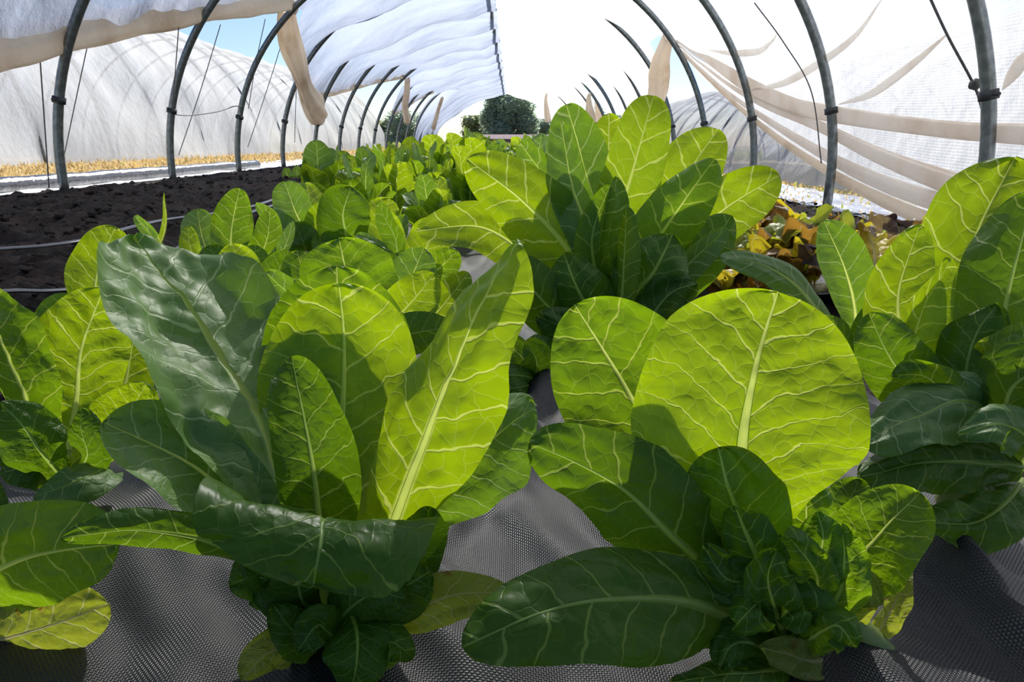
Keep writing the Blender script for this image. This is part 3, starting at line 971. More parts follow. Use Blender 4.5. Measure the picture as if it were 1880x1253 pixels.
def tree(x, y, h, rw, label, mat='treeleaf', seed=1, n=5200, lf=0.22, low=0.12, group=None, cat='tree'):
    rng = random.Random(seed)
    e = empty('tree', (x, y, gz(x, y) - 0.05), label, cat, group)
    mb = MB()
    mb.tube([Vector((x, y, -0.3)), Vector((x + 0.1, y, h * 0.3)), Vector((x - 0.1, y, h * 0.6))], lambda t: 0.035 * h * (1 - 0.7 * t), 9)
    for k in range(6):
        a = rng.uniform(0, 6.28)
        z = h * rng.uniform(0.2, 0.45)
        mb.tube([Vector((x, y, z)), Vector((x + rw * 0.5 * math.cos(a), y + rw * 0.5 * math.sin(a), z + h * 0.22))], lambda t: 0.014 * h * (1 - 0.7 * t), 6)
    mb.build('trunk', M['bark'], e)
    lobes = []
    for k in range(22):
        a = rng.uniform(0, 6.28); t = rng.uniform(low, 0.88)
        rr = rw * math.sqrt(max(0.0, 1 - ((t - 0.45) / 0.55) ** 2)) * rng.uniform(0.35, 0.72)
        lobes.append((Vector((x + rr * math.cos(a), y + rr * math.sin(a), h * t)), rw * rng.uniform(0.24, 0.42)))
    lobes.append((Vector((x, y, h * 0.8)), rw * 0.45))
    lobes.append((Vector((x, y, h * 0.45)), rw * 0.6))
    vs, fs = [], []
    for i in range(n):
        c, r = rng.choice(lobes)
        d = Vector((rng.gauss(0, 1), rng.gauss(0, 1), rng.gauss(0, 1))).normalized()
        p = c + d * r * rng.uniform(0.75, 1.05)
        p.z = min(p.z, h)
        nn = (d + 0.7 * Vector((rng.gauss(0, 1), rng.gauss(0, 1), rng.gauss(0, 1)))).normalized()
        a = nn.cross(Vector((0, 0, 1)))
        if a.length < 0.1: a = Vector((1, 0, 0))
        a.normalize(); b = nn.cross(a)
        s_ = lf * rng.uniform(0.6, 1.3)
        q = len(vs)
        vs += [p - a * s_ * 0.5, p - b * s_ * 0.3, p + a * s_ * 0.5, p + b * s_ * 0.3 + nn * s_ * 0.1]
        fs.append((q, q + 1, q + 2, q + 3))
    # dense heart of every lobe so the sky does not show through
    for c, r in lobes:
        bm = bmesh.new(); bmesh.ops.create_icosphere(bm, subdivisions=2, radius=r * 0.62)
        bm.verts.index_update()
        q = len(vs)
        vs += [c + v.co * (1 + 0.25 * nz(v.co.x * 2 + c.x, v.co.y * 2, v.co.z * 2 + c.z)) for v in bm.verts]
        fs += [tuple(v.index + q for v in f.verts) for f in bm.faces]
        bm.free()
    mesh_obj('crown', vs, fs, M[mat], e, smooth_=False)
    return e


def gx(px, y):
    return atY(px, 265, y).x


tree(gx(935, 75), 75, 5.6, 3.3, 'big round dark green tree beyond the open end of the tunnel', seed=2, n=16000, lf=0.30)
tree(gx(872, 80), 80, 3.2, 2.0, 'low olive tree left of the big round tree', 'treeleaf2', 3, 3500, 0.24)
tree(gx(988, 85), 85, 3.0, 2.4, 'low bushy tree right of the big round tree', 'treeleaf', 4, 3500, 0.24)
tree(gx(745, 60), 60, 2.9, 2.2, 'dark bush seen through the far left hoops', 'treeleaf', 6, 3500, 0.22)
tree(gx(775, 66), 66, 2.4, 1.7, 'smaller olive bush seen through the far left hoops', 'treeleaf2', 7, 2500, 0.22)
tree(gx(715, 70), 70, 2.6, 1.8, 'olive bush behind the end of the left neighbour tunnel', 'treeleaf2', 8, 2500, 0.22)
tree(gx(1090, 78), 78, 3.9, 3.4, 'wide dark tree behind the far right gathers of net', 'treeleaf', 9, 5000, 0.26)
tree(gx(1140, 84), 84, 3.4, 3.0, 'dark tree behind the big romaine and far right hoops', 'treeleaf', 10, 4000, 0.26)

M['shedwall'] = simple_mat('shed_wall', (0.22, 0.18, 0.18), (0.28, 0.23, 0.23), 0.8, 2)
M['shedroof'] = simple_mat('shed_roof', (0.17, 0.125, 0.135), (0.21, 0.16, 0.17), 0.9, 3, spec=0.1)
sh = empty('long_shed', (gx(945, 58), 58, 0), 'long low shed with pinkish grey roof in front of the far trees', 'shed')
x0, x1 = gx(890, 58), gx(1020, 58)
mb = MB(); mb.box(((x0 + x1) / 2, 58.6, 0.30), (x1 - x0, 2.2, 0.75)); mb.build('wall', M['shedwall'], sh, False)
mb = MB()
vs = [(x, y, z) for x in (x0 - 0.2, x1 + 0.2) for y, z in ((57.2, 0.62), (58.6, 0.98), (60.0, 0.62), (60.0, 0.56), (58.6, 0.92), (57.2, 0.56))]
mb.add(vs, [(0, 6, 7, 1), (1, 7, 8, 2), (2, 8, 9, 3), (3, 9, 10, 4), (4, 10, 11, 5), (5, 11, 6, 0), (0, 1, 4, 5), (1, 2, 3, 4), (6, 11, 10, 7), (7, 10, 9, 8)])
mb.build('roof', M['shedroof'], sh, False)
mb = MB()
for i in range(9):
    x = lerp(x0, x1, (i + 0.5) / 9)
    mb.box((x, 57.45, 0.25), (0.06, 0.06, 0.7)); mb.build('post', M['shedwall'], sh, False); mb = MB()

# ------------------------------------------------------------------ lettuce plants placed one by one
def plant(px, py, label, group=None, name='romaine_lettuce', cat='lettuce', stub=(0.022, 0.05), d=None):
    g0 = gp(px, py, 0.012) if d is None else at(px, py, d)
    e = empty(name, (g0.x, g0.y, 0.012 + gz(g0.x, g0.y)), label, cat, group)
    if stub:
        stem_stub(e, e.location, stub[0], stub[1])
    return e


HI = dict(nu=34, nv=64)
# --- front left romaine
FL = plant(600, 1170, 'large romaine in the front, left of centre, one leaf bent over towards the camera', stub=(0.020, 0.05))
L(FL, [(595, 1060, .445), (625, 800, .47), (632, 640, .478), (622, 520, .475)], 150, 'romaine_young', roll=(0, 6), cup=.45, wave=.05, vm=.60, base=.30, **HI)
L(FL, [(600, 1020, .46), (618, 750, .50), (620, 600, .51), (618, 488, .505)], 142, 'romaine', roll=(0, -4), cup=.4, base=.3, seed=12, **HI)
L(FL, [(585, 1050, .43), (480, 780, .45), (362, 590, .475), (246, 437, .50)], 172, 'romaine_blue', roll=(-16, -45), cup=.42, wave=.12, vm=.55, base=.42, puck=.05, tip=2.6, seed=21, **HI)
L(FL, [(592, 1030, .42), (578, 880, .40), (556, 760, .398), (535, 655, .405)], 88, 'romaine_dark', roll=(-12, 20), cup=.8, wave=.06, vm=.45, base=.5, asym=.15, seed=5, **HI)
L(FL, [(690, 1050, .43), (775, 820, .405), (855, 620, .39), (952, 440, .38)], 120, 'romaine_young', roll=(-22, 72), cup=-.45, wave=.10, vm=.50, base=.4, tip=2.5, seed=33, puck=.04, **HI)
L(FL, [(700, 1010, .45), (800, 900, .44), (890, 815, .43), (985, 745, .415)], 104, 'romaine_blue', roll=(0, 42), cup=-.4, wave=.08, vm=.62, base=.34, seed=41, **HI)
L(FL, [(545, 1010, .43), (430, 910, .42), (310, 830, .41), (190, 775, .40)], 104, 'romaine_blue', roll=(-12, -40), cup=.5, wave=.07, vm=.6, base=.36, seed=8, **HI)
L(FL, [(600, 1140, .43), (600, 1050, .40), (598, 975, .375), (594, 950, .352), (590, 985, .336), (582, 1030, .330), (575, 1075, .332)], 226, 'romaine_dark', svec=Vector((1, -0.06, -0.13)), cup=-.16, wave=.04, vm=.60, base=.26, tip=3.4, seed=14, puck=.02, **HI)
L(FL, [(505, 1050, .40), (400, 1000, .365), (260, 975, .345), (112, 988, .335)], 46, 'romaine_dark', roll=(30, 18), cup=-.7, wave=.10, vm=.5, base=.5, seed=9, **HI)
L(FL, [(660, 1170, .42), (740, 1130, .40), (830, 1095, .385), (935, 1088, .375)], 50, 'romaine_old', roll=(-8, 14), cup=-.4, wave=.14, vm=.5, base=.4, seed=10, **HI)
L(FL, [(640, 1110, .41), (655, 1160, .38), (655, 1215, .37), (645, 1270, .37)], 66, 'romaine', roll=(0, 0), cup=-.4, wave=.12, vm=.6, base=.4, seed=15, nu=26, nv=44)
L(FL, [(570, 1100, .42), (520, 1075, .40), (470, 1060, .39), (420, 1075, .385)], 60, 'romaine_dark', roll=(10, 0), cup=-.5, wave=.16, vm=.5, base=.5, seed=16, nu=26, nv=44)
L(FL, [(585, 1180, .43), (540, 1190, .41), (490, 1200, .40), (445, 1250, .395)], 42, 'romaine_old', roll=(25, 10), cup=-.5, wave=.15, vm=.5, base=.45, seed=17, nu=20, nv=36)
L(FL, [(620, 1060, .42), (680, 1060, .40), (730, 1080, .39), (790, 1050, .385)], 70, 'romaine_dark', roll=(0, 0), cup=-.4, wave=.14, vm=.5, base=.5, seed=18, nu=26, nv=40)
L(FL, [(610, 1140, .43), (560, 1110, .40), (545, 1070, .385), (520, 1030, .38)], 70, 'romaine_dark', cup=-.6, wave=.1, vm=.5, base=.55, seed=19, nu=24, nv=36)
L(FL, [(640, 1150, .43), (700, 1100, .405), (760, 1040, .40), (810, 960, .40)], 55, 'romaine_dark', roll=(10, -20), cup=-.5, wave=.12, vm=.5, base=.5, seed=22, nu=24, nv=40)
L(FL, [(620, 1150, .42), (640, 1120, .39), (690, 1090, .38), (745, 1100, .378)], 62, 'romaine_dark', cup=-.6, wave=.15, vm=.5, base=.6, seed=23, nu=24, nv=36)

for k, (p, w, m) in enumerate([([(600, 1120, .43), (540, 1090, .40), (500, 1050, .39), (455, 1000, .39)], 62, 'romaine_dark'), ([(630, 1120, .43), (720, 1060, .41), (770, 1000, .41), (790, 930, .415)], 60, 'romaine_dark'),
                             ([(590, 1190, .425), (560, 1180, .395), (530, 1150, .385), (500, 1110, .385)], 44, 'romaine_dark'), ([(620, 1180, .42), (600, 1160, .385), (580, 1150, .375), (545, 1200, .37)], 46, 'romaine_dark'), ([(640, 1190, .42), (690, 1190, .39), (720, 1180, .38), (760, 1210, .378)], 42, 'romaine')]):
    L(FL, p, w, m, cup=-.5, wave=.22, vm=.5, base=.55, seed=200 + k, teeth=.05, nu=24, nv=38)
# --- front right romaine
FR = plant(1430, 1165, 'large romaine in the front, right of centre, with a big round sunlit leaf on top', stub=None)
stem_stub(FR, FR.location, 0.020, 0.06)
L(FR, [(1395, 1030, .425), (1362, 860, .41), (1384, 690, .405), (1428, 537, .405)], 208, 'romaine_young', roll=(0, -4), cup=.22, wave=.05, vm=.52, base=.26, tip=2.2, seed=51, **HI)
L(FR, [(1370, 1010, .45), (1220, 830, .46), (1130, 680, .475), (1055, 560, .48)], 140, 'romaine', roll=(0, 8), cup=.3, wave=.06, vm=.55, base=.3, seed=52, asym=.05, **HI)
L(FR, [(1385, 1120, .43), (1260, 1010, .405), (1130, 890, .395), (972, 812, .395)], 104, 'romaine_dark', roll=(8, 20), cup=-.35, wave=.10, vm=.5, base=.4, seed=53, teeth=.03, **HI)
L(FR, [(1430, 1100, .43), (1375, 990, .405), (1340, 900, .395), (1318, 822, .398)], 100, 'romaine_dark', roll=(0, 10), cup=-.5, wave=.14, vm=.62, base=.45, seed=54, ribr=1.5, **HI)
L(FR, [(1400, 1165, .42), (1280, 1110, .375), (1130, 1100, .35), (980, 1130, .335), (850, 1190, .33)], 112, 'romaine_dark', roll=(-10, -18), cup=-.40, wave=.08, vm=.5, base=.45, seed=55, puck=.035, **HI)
L(FR, [(1330, 1090, .42), (1220, 1040, .40), (1100, 1030, .39), (985, 1050, .385)], 34, 'romaine_dark', roll=(50, 50), cup=.5, wave=.10, vm=.5, base=.5, seed=56, nu=22, nv=40)
L(FR, [(1545, 1130, .44), (1568, 1040, .425), (1620, 975, .415), (1690, 905, .41)], 84, 'romaine', roll=(10, 22), cup=.35, wave=.05, vm=.55, base=.22, seed=57, asym=.1, **HI)
L(FR, [(1470, 1130, .43), (1480, 1030, .42), (1480, 940, .42), (1470, 860, .425)], 62, 'romaine', roll=(0, -10), cup=-.5, wave=.18, vm=.55, base=.5, seed=58, nu=26, nv=46)
L(FR, [(1450, 1130, .415), (1400, 1040, .395), (1370, 980, .39), (1350, 930, .39)], 62, 'romaine', roll=(0, 10), cup=-.7, wave=.22, vm=.55, base=.55, seed=59, ribr=2.6, nu=26, nv=46)
L(FR, [(1470, 1150, .42), (1490, 1070, .40), (1510, 1000, .395), (1500, 940, .40)], 60, 'romaine_dark', roll=(0, -20), cup=-.6, wave=.22, vm=.55, base=.6, seed=60, ribr=1.6, nu=26, nv=46)
L(FR, [(1440, 1180, .42), (1400, 1130, .39), (1390, 1110, .38), (1350, 1150, .37)], 60, 'romaine', cup=-.5, wave=.28, vm=.5, base=.6, seed=61, teeth=.08, nu=26, nv=40)
L(FR, [(1470, 1190, .425), (1480, 1140, .395), (1470, 1110, .385), (1440, 1130, .375)], 66, 'romaine', cup=-.5, wave=.28, vm=.5, base=.6, seed=62, teeth=.08, nu=26, nv=40)
L(FR, [(1545, 1180, .44), (1560, 1110, .42), (1585, 1080, .41), (1620, 1110, .405)], 48, 'romaine_old', cup=-.5, wave=.2, vm=.5, base=.55, seed=63, nu=24, nv=36)
L(FR, [(1580, 1190, .44), (1620, 1150, .43), (1650, 1090, .425), (1665, 1040, .43)], 26, 'romaine_old', roll=(20, 30), cup=-.6, wave=.2, vm=.5, base=.6, seed=64, nu=16, nv=36)
L(FR, [(1470, 1220, .42), (1400, 1235, .39), (1320, 1240, .375), (1230, 1255, .37)], 34, 'romaine', roll=(-25, -25), cup=-.4, wave=.2, vm=.5, base=.5, seed=65, nu=20, nv=40)
L(FR, [(1520, 1210, .43), (1490, 1215, .40), (1440, 1200, .385), (1395, 1190, .38)], 36, 'romaine_old', cup=-.4, wave=.25, vm=.5, base=.55, seed=66, nu=20, nv=36)
L(FR, [(1500, 1100, .44), (1530, 1000, .44), (1555, 930, .445), (1580, 880, .45)], 50, 'romaine_dark', cup=.4, wave=.16, vm=.5, base=.5, seed=67, nu=22, nv=36)
for k, (p, w, m) in enumerate([([(1420, 1140, .425), (1380, 1080, .395), (1330, 1060, .385), (1290, 1000, .385)], 52, 'romaine_dark'), ([(1500, 1150, .42), (1540, 1090, .40), (1550, 1030, .395), (1545, 960, .40)], 50, 'romaine'),
                             ([(1440, 1170, .415), (1420, 1110, .38), (1410, 1060, .375), (1425, 1010, .378)], 56, 'romaine'), ([(1470, 1190, .415), (1510, 1160, .385), (1540, 1150, .378), (1570, 1190, .376)], 46, 'romaine'), ([(1420, 1200, .415), (1370, 1180, .385), (1340, 1190, .375), (1320, 1230, .372)], 50, 'romaine_dark'),
                             ([(1490, 1120, .41), (1500, 1060, .385), (1460, 1000, .38), (1440, 985, .378)], 40, 'romaine')]):
    L(FR, p, w, m, cup=-.5, wave=.3, vm=.5, base=.6, seed=220 + k, teeth=.09, ribr=1.4, nu=26, nv=42)
mb = MB()
c = spline([at(1545, 1130, .435), at(1600, 1175, .43), at(1650, 1230, .425), at(1680, 1275, .425)], 24)
mb.tube(c, lambda t: 0.0085 - 0.002 * t, 10)
mb.build('stalk', M['stem'], FR)['label'] = 'pale broken stalk at the foot'

# --- big tall romaine behind
BB = plant(1120, 612, 'tallest romaine, standing upright in the middle against the white sky', stub=(0.05, 0.12))
MI = dict(nu=28, nv=52)
L(BB, [(1118, 600, 1.12), (1120, 460, 1.10), (1160, 320, 1.08), (1200, 176, 1.07)], 54, 'romaine_young', roll=(0, -14), cup=.18, base=.32, vm=.66, tip=3.6, seed=71, **MI)
L(BB, [(1140, 600, 1.13), (1195, 440, 1.12), (1262, 320, 1.11), (1318, 238, 1.11)], 62, 'romaine_young', roll=(0, 8), cup=.2, base=.3, vm=.62, tip=2.6, seed=72, **MI)
L(BB, [(1160, 600, 1.13), (1235, 470, 1.11), (1330, 385, 1.09), (1432, 322, 1.08)], 56, 'romaine_young', roll=(0, -6), cup=.2, base=.3, vm=.66, tip=2.4, seed=73, **MI)
L(BB, [(1125, 600, 1.08), (1190, 470, 1.04), (1255, 370, 1.02), (1312, 292, 1.02)], 66, 'romaine', roll=(-30, 15), cup=-.7, base=.42, vm=.55, seed=74, **MI)
L(BB, [(1105, 600, 1.09), (1050, 470, 1.05), (960, 370, 1.03), (858, 292, 1.02)], 70, 'romaine_young', roll=(0, 4), cup=-.25, wave=.09, base=.42, vm=.55, seed=75, ribr=1.2, **MI)
L(BB, [(1105, 590, 1.07), (1085, 450, 1.04), (1050, 340, 1.03), (1030, 225, 1.04)], 46, 'romaine_blue', roll=(20, 22), cup=.7, base=.4, vm=.55, puck=.05, seed=76, **MI)
L(BB, [(1115, 590, 1.12), (1100, 420, 1.12), (1070, 300, 1.13), (1040, 192, 1.14)], 62, 'romaine_blue', roll=(10, 20), cup=.5, base=.4, vm=.6, seed=77, **MI)
L(BB, [(1125, 590, 1.16), (1125, 420, 1.18), (1118, 300, 1.19), (1118, 208, 1.19)], 44, 'romaine_young', cup=.2, base=.4, vm=.66, seed=78, **MI)
L(BB, [(1100, 590, 1.14), (1060, 430, 1.15), (1010, 340, 1.15), (955, 262, 1.15)], 46, 'romaine_blue', roll=(10, 30), cup=.5, base=.4, vm=.6, puck=.05, seed=79, **MI)
L(BB, [(1095, 600, 1.10), (1000, 500, 1.10), (890, 420, 1.08), (765, 425, 1.06)], 48, 'romaine_young', roll=(10, -20), cup=.2, base=.35, vm=.6, seed=80, **MI)
L(BB, [(1115, 590, 1.05), (1112, 480, 1.02), (1122, 400, 1.01), (1132, 325, 1.02)], 38, 'romaine', roll=(-50, -40), cup=.6, base=.5, vm=.55, seed=81, **MI)
L(BB, [(1118, 600, 1.05), (1090, 480, 1.01), (1090, 420, 1.00), (1120, 340, 1.00)], 34, 'romaine', roll=(10, 0), cup=.5, base=.5, vm=.5, seed=82, **MI)
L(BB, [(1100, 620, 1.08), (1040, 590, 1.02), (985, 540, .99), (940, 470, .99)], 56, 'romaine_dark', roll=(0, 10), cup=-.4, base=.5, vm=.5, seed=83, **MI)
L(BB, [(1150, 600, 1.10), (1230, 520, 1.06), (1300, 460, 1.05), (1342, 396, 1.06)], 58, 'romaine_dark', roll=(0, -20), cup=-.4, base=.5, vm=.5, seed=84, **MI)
L(BB, [(1150, 600, 1.08), (1220, 530, 1.05), (1280, 470, 1.03), (1335, 420, 1.03)], 32, 'romaine_blue', roll=(-30, -30), cup=.5, base=.5, vm=.6, seed=85, **MI)
L(BB, [(1125, 620, 1.06), (1165, 540, 1.00), (1200, 500, .985), (1235, 430, .99)], 76, 'romaine', roll=(0, 0), cup=-.5, wave=.14, base=.55, vm=.5, seed=86, ribr=1.3, **MI)
L(BB, [(1110, 625, 1.06), (1080, 570, 1.00), (1055, 520, .985), (1035, 465, .99)], 62, 'romaine', roll=(0, 0), cup=-.5, wave=.14, base=.55, vm=.5, seed=87, ribr=1.3, **MI)
L(BB, [(1110, 640, 1.05), (1085, 625, 1.0), (1030, 600, .97), (985, 580, .97)], 44, 'romaine_dark', cup=-.4, wave=.16, base=.5, vm=.5, seed=88, nu=20, nv=36)
L(BB, [(1140, 630, 1.06), (1180, 600, 1.0), (1230, 540, .98), (1280, 520, .98)], 56, 'romaine_dark', cup=-.5, wave=.16, base=.5, vm=.5, seed=89, nu=20, nv=36)
L(BB, [(1128, 610, 1.03), (1140, 560, 1.0), (1146, 470, .99), (1150, 380, 1.0)], 34, 'romaine', roll=(40, 50), cup=-.5, base=.5, vm=.5, seed=90, nu=20, nv=40)
L(BB, [(1105, 650, 1.05), (1060, 660, .99), (1010, 650, .96), (975, 620, .95)], 36, 'romaine_dark', cup=-.4, wave=.2, base=.5, vm=.5, seed=91, nu=20, nv=36)

# low dark leaves in front of the big one, left (a small plant of its own)
SM = plant(975, 690, 'small dark romaine low on the fabric between the front plants and the tall one', stub=(0.009, 0.045), d=.86)
L(SM, [(985, 700, .86), (960, 690, .83), (925, 690, .82), (888, 690, .82)], 26, 'romaine_dark', roll=(-20, -20), cup=-.4, wave=.16, base=.5, seed=92, nu=18, nv=32)
L(SM, [(985, 700, .86), (965, 665, .85), (940, 640, .85), (915, 622, .86)], 30, 'romaine', roll=(20, 10), cup=.4, wave=.12, base=.4, seed=93, nu=18, nv=32)
L(SM, [(985, 700, .86), (985, 665, .84), (975, 645, .83), (960, 640, .83)], 34, 'romaine_dark', cup=.4, wave=.14, base=.5, seed=94, nu=18, nv=32)
L(SM, [(980, 705, .86), (960, 710, .82), (930, 715, .81), (900, 712, .81)], 22, 'romaine_dark', cup=-.4, wave=.14, base=.5, seed=95, nu=18, nv=32)

# --- right edge romaine
RP = plant(1795, 810, 'big leafy romaine cut off by the right edge of the photo', stub=(0.022, 0.10), d=.59)
L(RP, [(1770, 780, .62), (1760, 600, .63), (1790, 440, .63), (1862, 292, .63)], 88, 'romaine_young', roll=(20, -5), cup=.4, wave=.12, base=.4, vm=.72, tip=2.4, seed=101, **MI)
L(RP, [(1800, 800, .58), (1830, 640, .565), (1860, 500, .56), (1900, 350, .565)], 92, 'romaine_dark', roll=(0, 10), cup=-.3, wave=.06, base=.45, vm=.6, seed=102, **MI)
L(RP, [(1740, 790, .62), (1665, 640, .62), (1650, 540, .62), (1690, 412, .62)], 62, 'romaine_young', roll=(0, -10), cup=.35, wave=.08, base=.4, vm=.52, tip=1.7, seed=103, **MI)
L(RP, [(1740, 790, .60), (1680, 660, .585), (1690, 580, .58), (1748, 475, .585)], 56, 'romaine_young', roll=(-38, -48), cup=.6, wave=.08, base=.5, vm=.5, seed=104, **MI)
L(RP, [(1750, 800, .58), (1680, 720, .56), (1630, 650, .555), (1595, 575, .56)], 66, 'romaine_dark', roll=(0, 10), cup=-.4, wave=.12, base=.5, vm=.55, seed=105, **MI)
L(RP, [(1770, 800, .57), (1770, 700, .55), (1790, 620, .55), (1830, 560, .55)], 66, 'romaine_dark', roll=(0, 20), cup=-.5, wave=.12, base=.5, vm=.5, seed=106, **MI)
L(RP, [(1850, 820, .56), (1790, 740, .53), (1690, 760, .51), (1580, 815, .50)], 70, 'romaine_blue', roll=(-12, -25), cup=-.4, wave=.18, base=.5, vm=.5, teeth=.05, seed=107, ribr=.6, **MI)
L(RP, [(1880, 860, .55), (1800, 850, .52), (1690, 850, .505), (1575, 880, .50)], 60, 'romaine_dark', roll=(0, -20), cup=-.45, wave=.2, base=.5, vm=.5, teeth=.05, seed=108, **MI)
L(RP, [(1880, 880, .56), (1850, 920, .52), (1790, 960, .51), (1700, 960, .505)], 58, 'romaine', roll=(0, -15), cup=-.3, wave=.2, base=.5, vm=.5, teeth=.06, seed=109, **MI)
L(RP, [(1790, 690, .575), (1815, 660, .54), (1860, 630, .53), (1920, 605, .53)], 34, 'romaine_young', roll=(20, 30), cup=.4, wave=.14, base=.5, vm=.55, seed=110, ribr=2, **MI)
L(RP, [(1850, 820, .55), (1850, 730, .52), (1890, 690, .51), (1960, 690, .51)], 80, 'romaine_dark', cup=-.4, wave=.18, base=.5, vm=.5, seed=111, **MI)
L(RP, [(1880, 850, .55), (1890, 810, .51), (1840, 780, .49), (1760, 800, .49)], 50, 'romaine_blue', roll=(-20, -30), cup=-.4, wave=.24, base=.5, vm=.5, teeth=.07, seed=112, **MI)
L(RP, [(1790, 830, .58), (1740, 830, .55), (1690, 800, .54), (1640, 750, .54)], 66, 'romaine_dark', cup=-.4, wave=.16, base=.5, vm=.5, seed=113, **MI)
L(RP, [(1780, 800, .56), (1730, 720, .54), (1690, 690, .535), (1640, 690, .535)], 40, 'romaine', roll=(30, 30), cup=-.5, wave=.16, base=.5, vm=.5, seed=114, **MI)
L(RP, [(1760, 800, .66), (1720, 640, .68), (1720, 540, .69), (1735, 420, .69)], 44, 'romaine_blue', roll=(20, 20), cup=.4, base=.4, vm=.6, seed=115, **MI)

# --- young plants by the wilted ones
SB = plant(1570, 655, 'slim romaine with one upright bluish leaf and one arched over the wilted leaves', stub=(0.010, 0.06), d=.88)
L(SB, [(1575, 650, .88), (1568, 560, .86), (1545, 480, .85), (1512, 405, .85)], 46, 'romaine_blue', roll=(-22, -18), cup=.5, wave=.06, base=.4, vm=.6, seed=121, **MI)
L(SB, [(1560, 650, .90), (1480, 545, .92), (1410, 490, .93), (1322, 470, .94)], 34, 'romaine_blue', roll=(-25, -40), cup=-.4, wave=.1, base=.3, vm=.6, seed=122, **MI)
L(SB, [(1575, 655, .88), (1590, 610, .84), (1610, 580, .83), (1640, 560, .83)], 28, 'romaine_dark', cup=.4, base=.4, vm=.6, seed=123, nu=16, nv=30)
L(SB, [(1570, 655, .86), (1545, 620, .84), (1515, 600, .83), (1480, 600, .83)], 26, 'romaine', cup=-.4, base=.4, vm=.6, seed=124, nu=16, nv=30)

# --- left romaine at the edge of the fabric
LP = plant(110, 870, 'romaine at the left edge with a broad yellow-green leaf standing upright', stub=(0.018, 0.07), d=.545)
L(LP, [(120, 860, .56), (140, 740, .56), (150, 640, .56), (190, 530, .56)], 82, 'romaine_young', roll=(0, 5), cup=.3, wave=.07, base=.35, vm=.58, seed=131, puck=.04, **MI)
L(LP, [(120, 850, .60), (215, 740, .60), (240, 650, .61), (255, 555, .62)], 52, 'romaine_young', roll=(0, 10), cup=.3, base=.4, vm=.6, seed=132, **MI)
L(LP, [(85, 850, .50), (50, 740, .48), (10, 640, .47), (-40, 520, .47)], 70, 'romaine', roll=(-25, -38), cup=.8, wave=.1, base=.5, vm=.6, puck=.06, seed=133, **MI)
L(LP, [(95, 860, .58), (70, 760, .60), (60, 690, .60), (60, 630, .60)], 42, 'romaine_blue', roll=(20, 10), cup=.4, base=.4, vm=.6, seed=134, **MI)
L(LP, [(135, 870, .54), (200, 800, .54), (240, 750, .54), (270, 705, .54)], 56, 'romaine_young', roll=(0, -20), cup=-.3, base=.4, vm=.55, seed=135, **MI)
L(LP, [(100, 870, .52), (60, 830, .49), (10, 800, .48), (-40, 790, .48)], 50, 'romaine_dark', roll=(-10, -10), cup=-.3, wave=.14, base=.5, vm=.5, seed=136, **MI)
L(LP, [(130, 870, .50), (160, 840, .48), (150, 790, .475), (150, 750, .48)], 40, 'romaine_dark', roll=(40, 30), cup=-.5, base=.5, vm=.5, seed=137, **MI)
L(LP, [(110, 880, .50), (80, 860, .47), (40, 860, .46), (0, 870, .46)], 42, 'romaine_dark', roll=(-20, -20), cup=-.3, base=.5, vm=.5, seed=138, **MI)
L(LP, [(150, 880, .52), (190, 860, .49), (150, 880, .46), (60, 915, .45)], 46, 'romaine_blue', roll=(-35, -35), cup=-.3, wave=.1, base=.45, vm=.6, seed=139, **MI)
L(LP, [(100, 860, .63), (120, 700, .66), (120, 640, .67), (95, 570, .68)], 34, 'romaine_blue', roll=(20, 20), cup=.3, base=.4, vm=.6, seed=140, nu=18, nv=34)
L(LP, [(110, 870, .48), (75, 830, .455), (40, 780, .45), (0, 740, .45)], 56, 'romaine_dark', cup=-.4, wave=.12, base=.5, vm=.5, seed=141, **MI)
L(LP, [(135, 860, .58), (180, 790, .60), (185, 700, .62), (165, 600, .64)], 46, 'romaine', cup=.3, wave=.1, base=.5, vm=.5, seed=142, nu=20, nv=36)

# --- bottom left corner
LB = plant(-60, 1180, 'romaine in the bottom left corner with two leaves reaching in over the fabric', stub=(0.02, 0.06))
L(LB, [(-110, 1120, .42), (-20, 1055, .39), (90, 1015, .375), (220, 1000, .37)], 108, 'romaine', roll=(-8, -12), cup=-.2, wave=.08, base=.5, vm=.5, seed=151, **HI)
L(LB, [(-110, 1190, .43), (-20, 1180, .41), (90, 1150, .40), (200, 1110, .40)], 76, 'romaine_old', roll=(-10, -18), cup=-.35, wave=.08, base=.5, vm=.6, puck=.05, seed=152, **HI)
L(LB, [(-100, 1120, .46), (-60, 1000, .46), (-60, 930, .47), (-40, 860, .48)], 70, 'romaine_dark', cup=.3, base=.5, vm=.5, seed=153, nu=20, nv=34)

# ------------------------------------------------------------------ row plants further back
def up_ref(c, k):
    def f(P):
        d = Vector((c.x - P.x, c.y - P.y, 0))
        if d.length < 1e-4: d = Vector((0, 1, 0))
        return (d.normalized() * k + Vector((0, 0, 1 - 0.5 * k))).normalized()
    return f


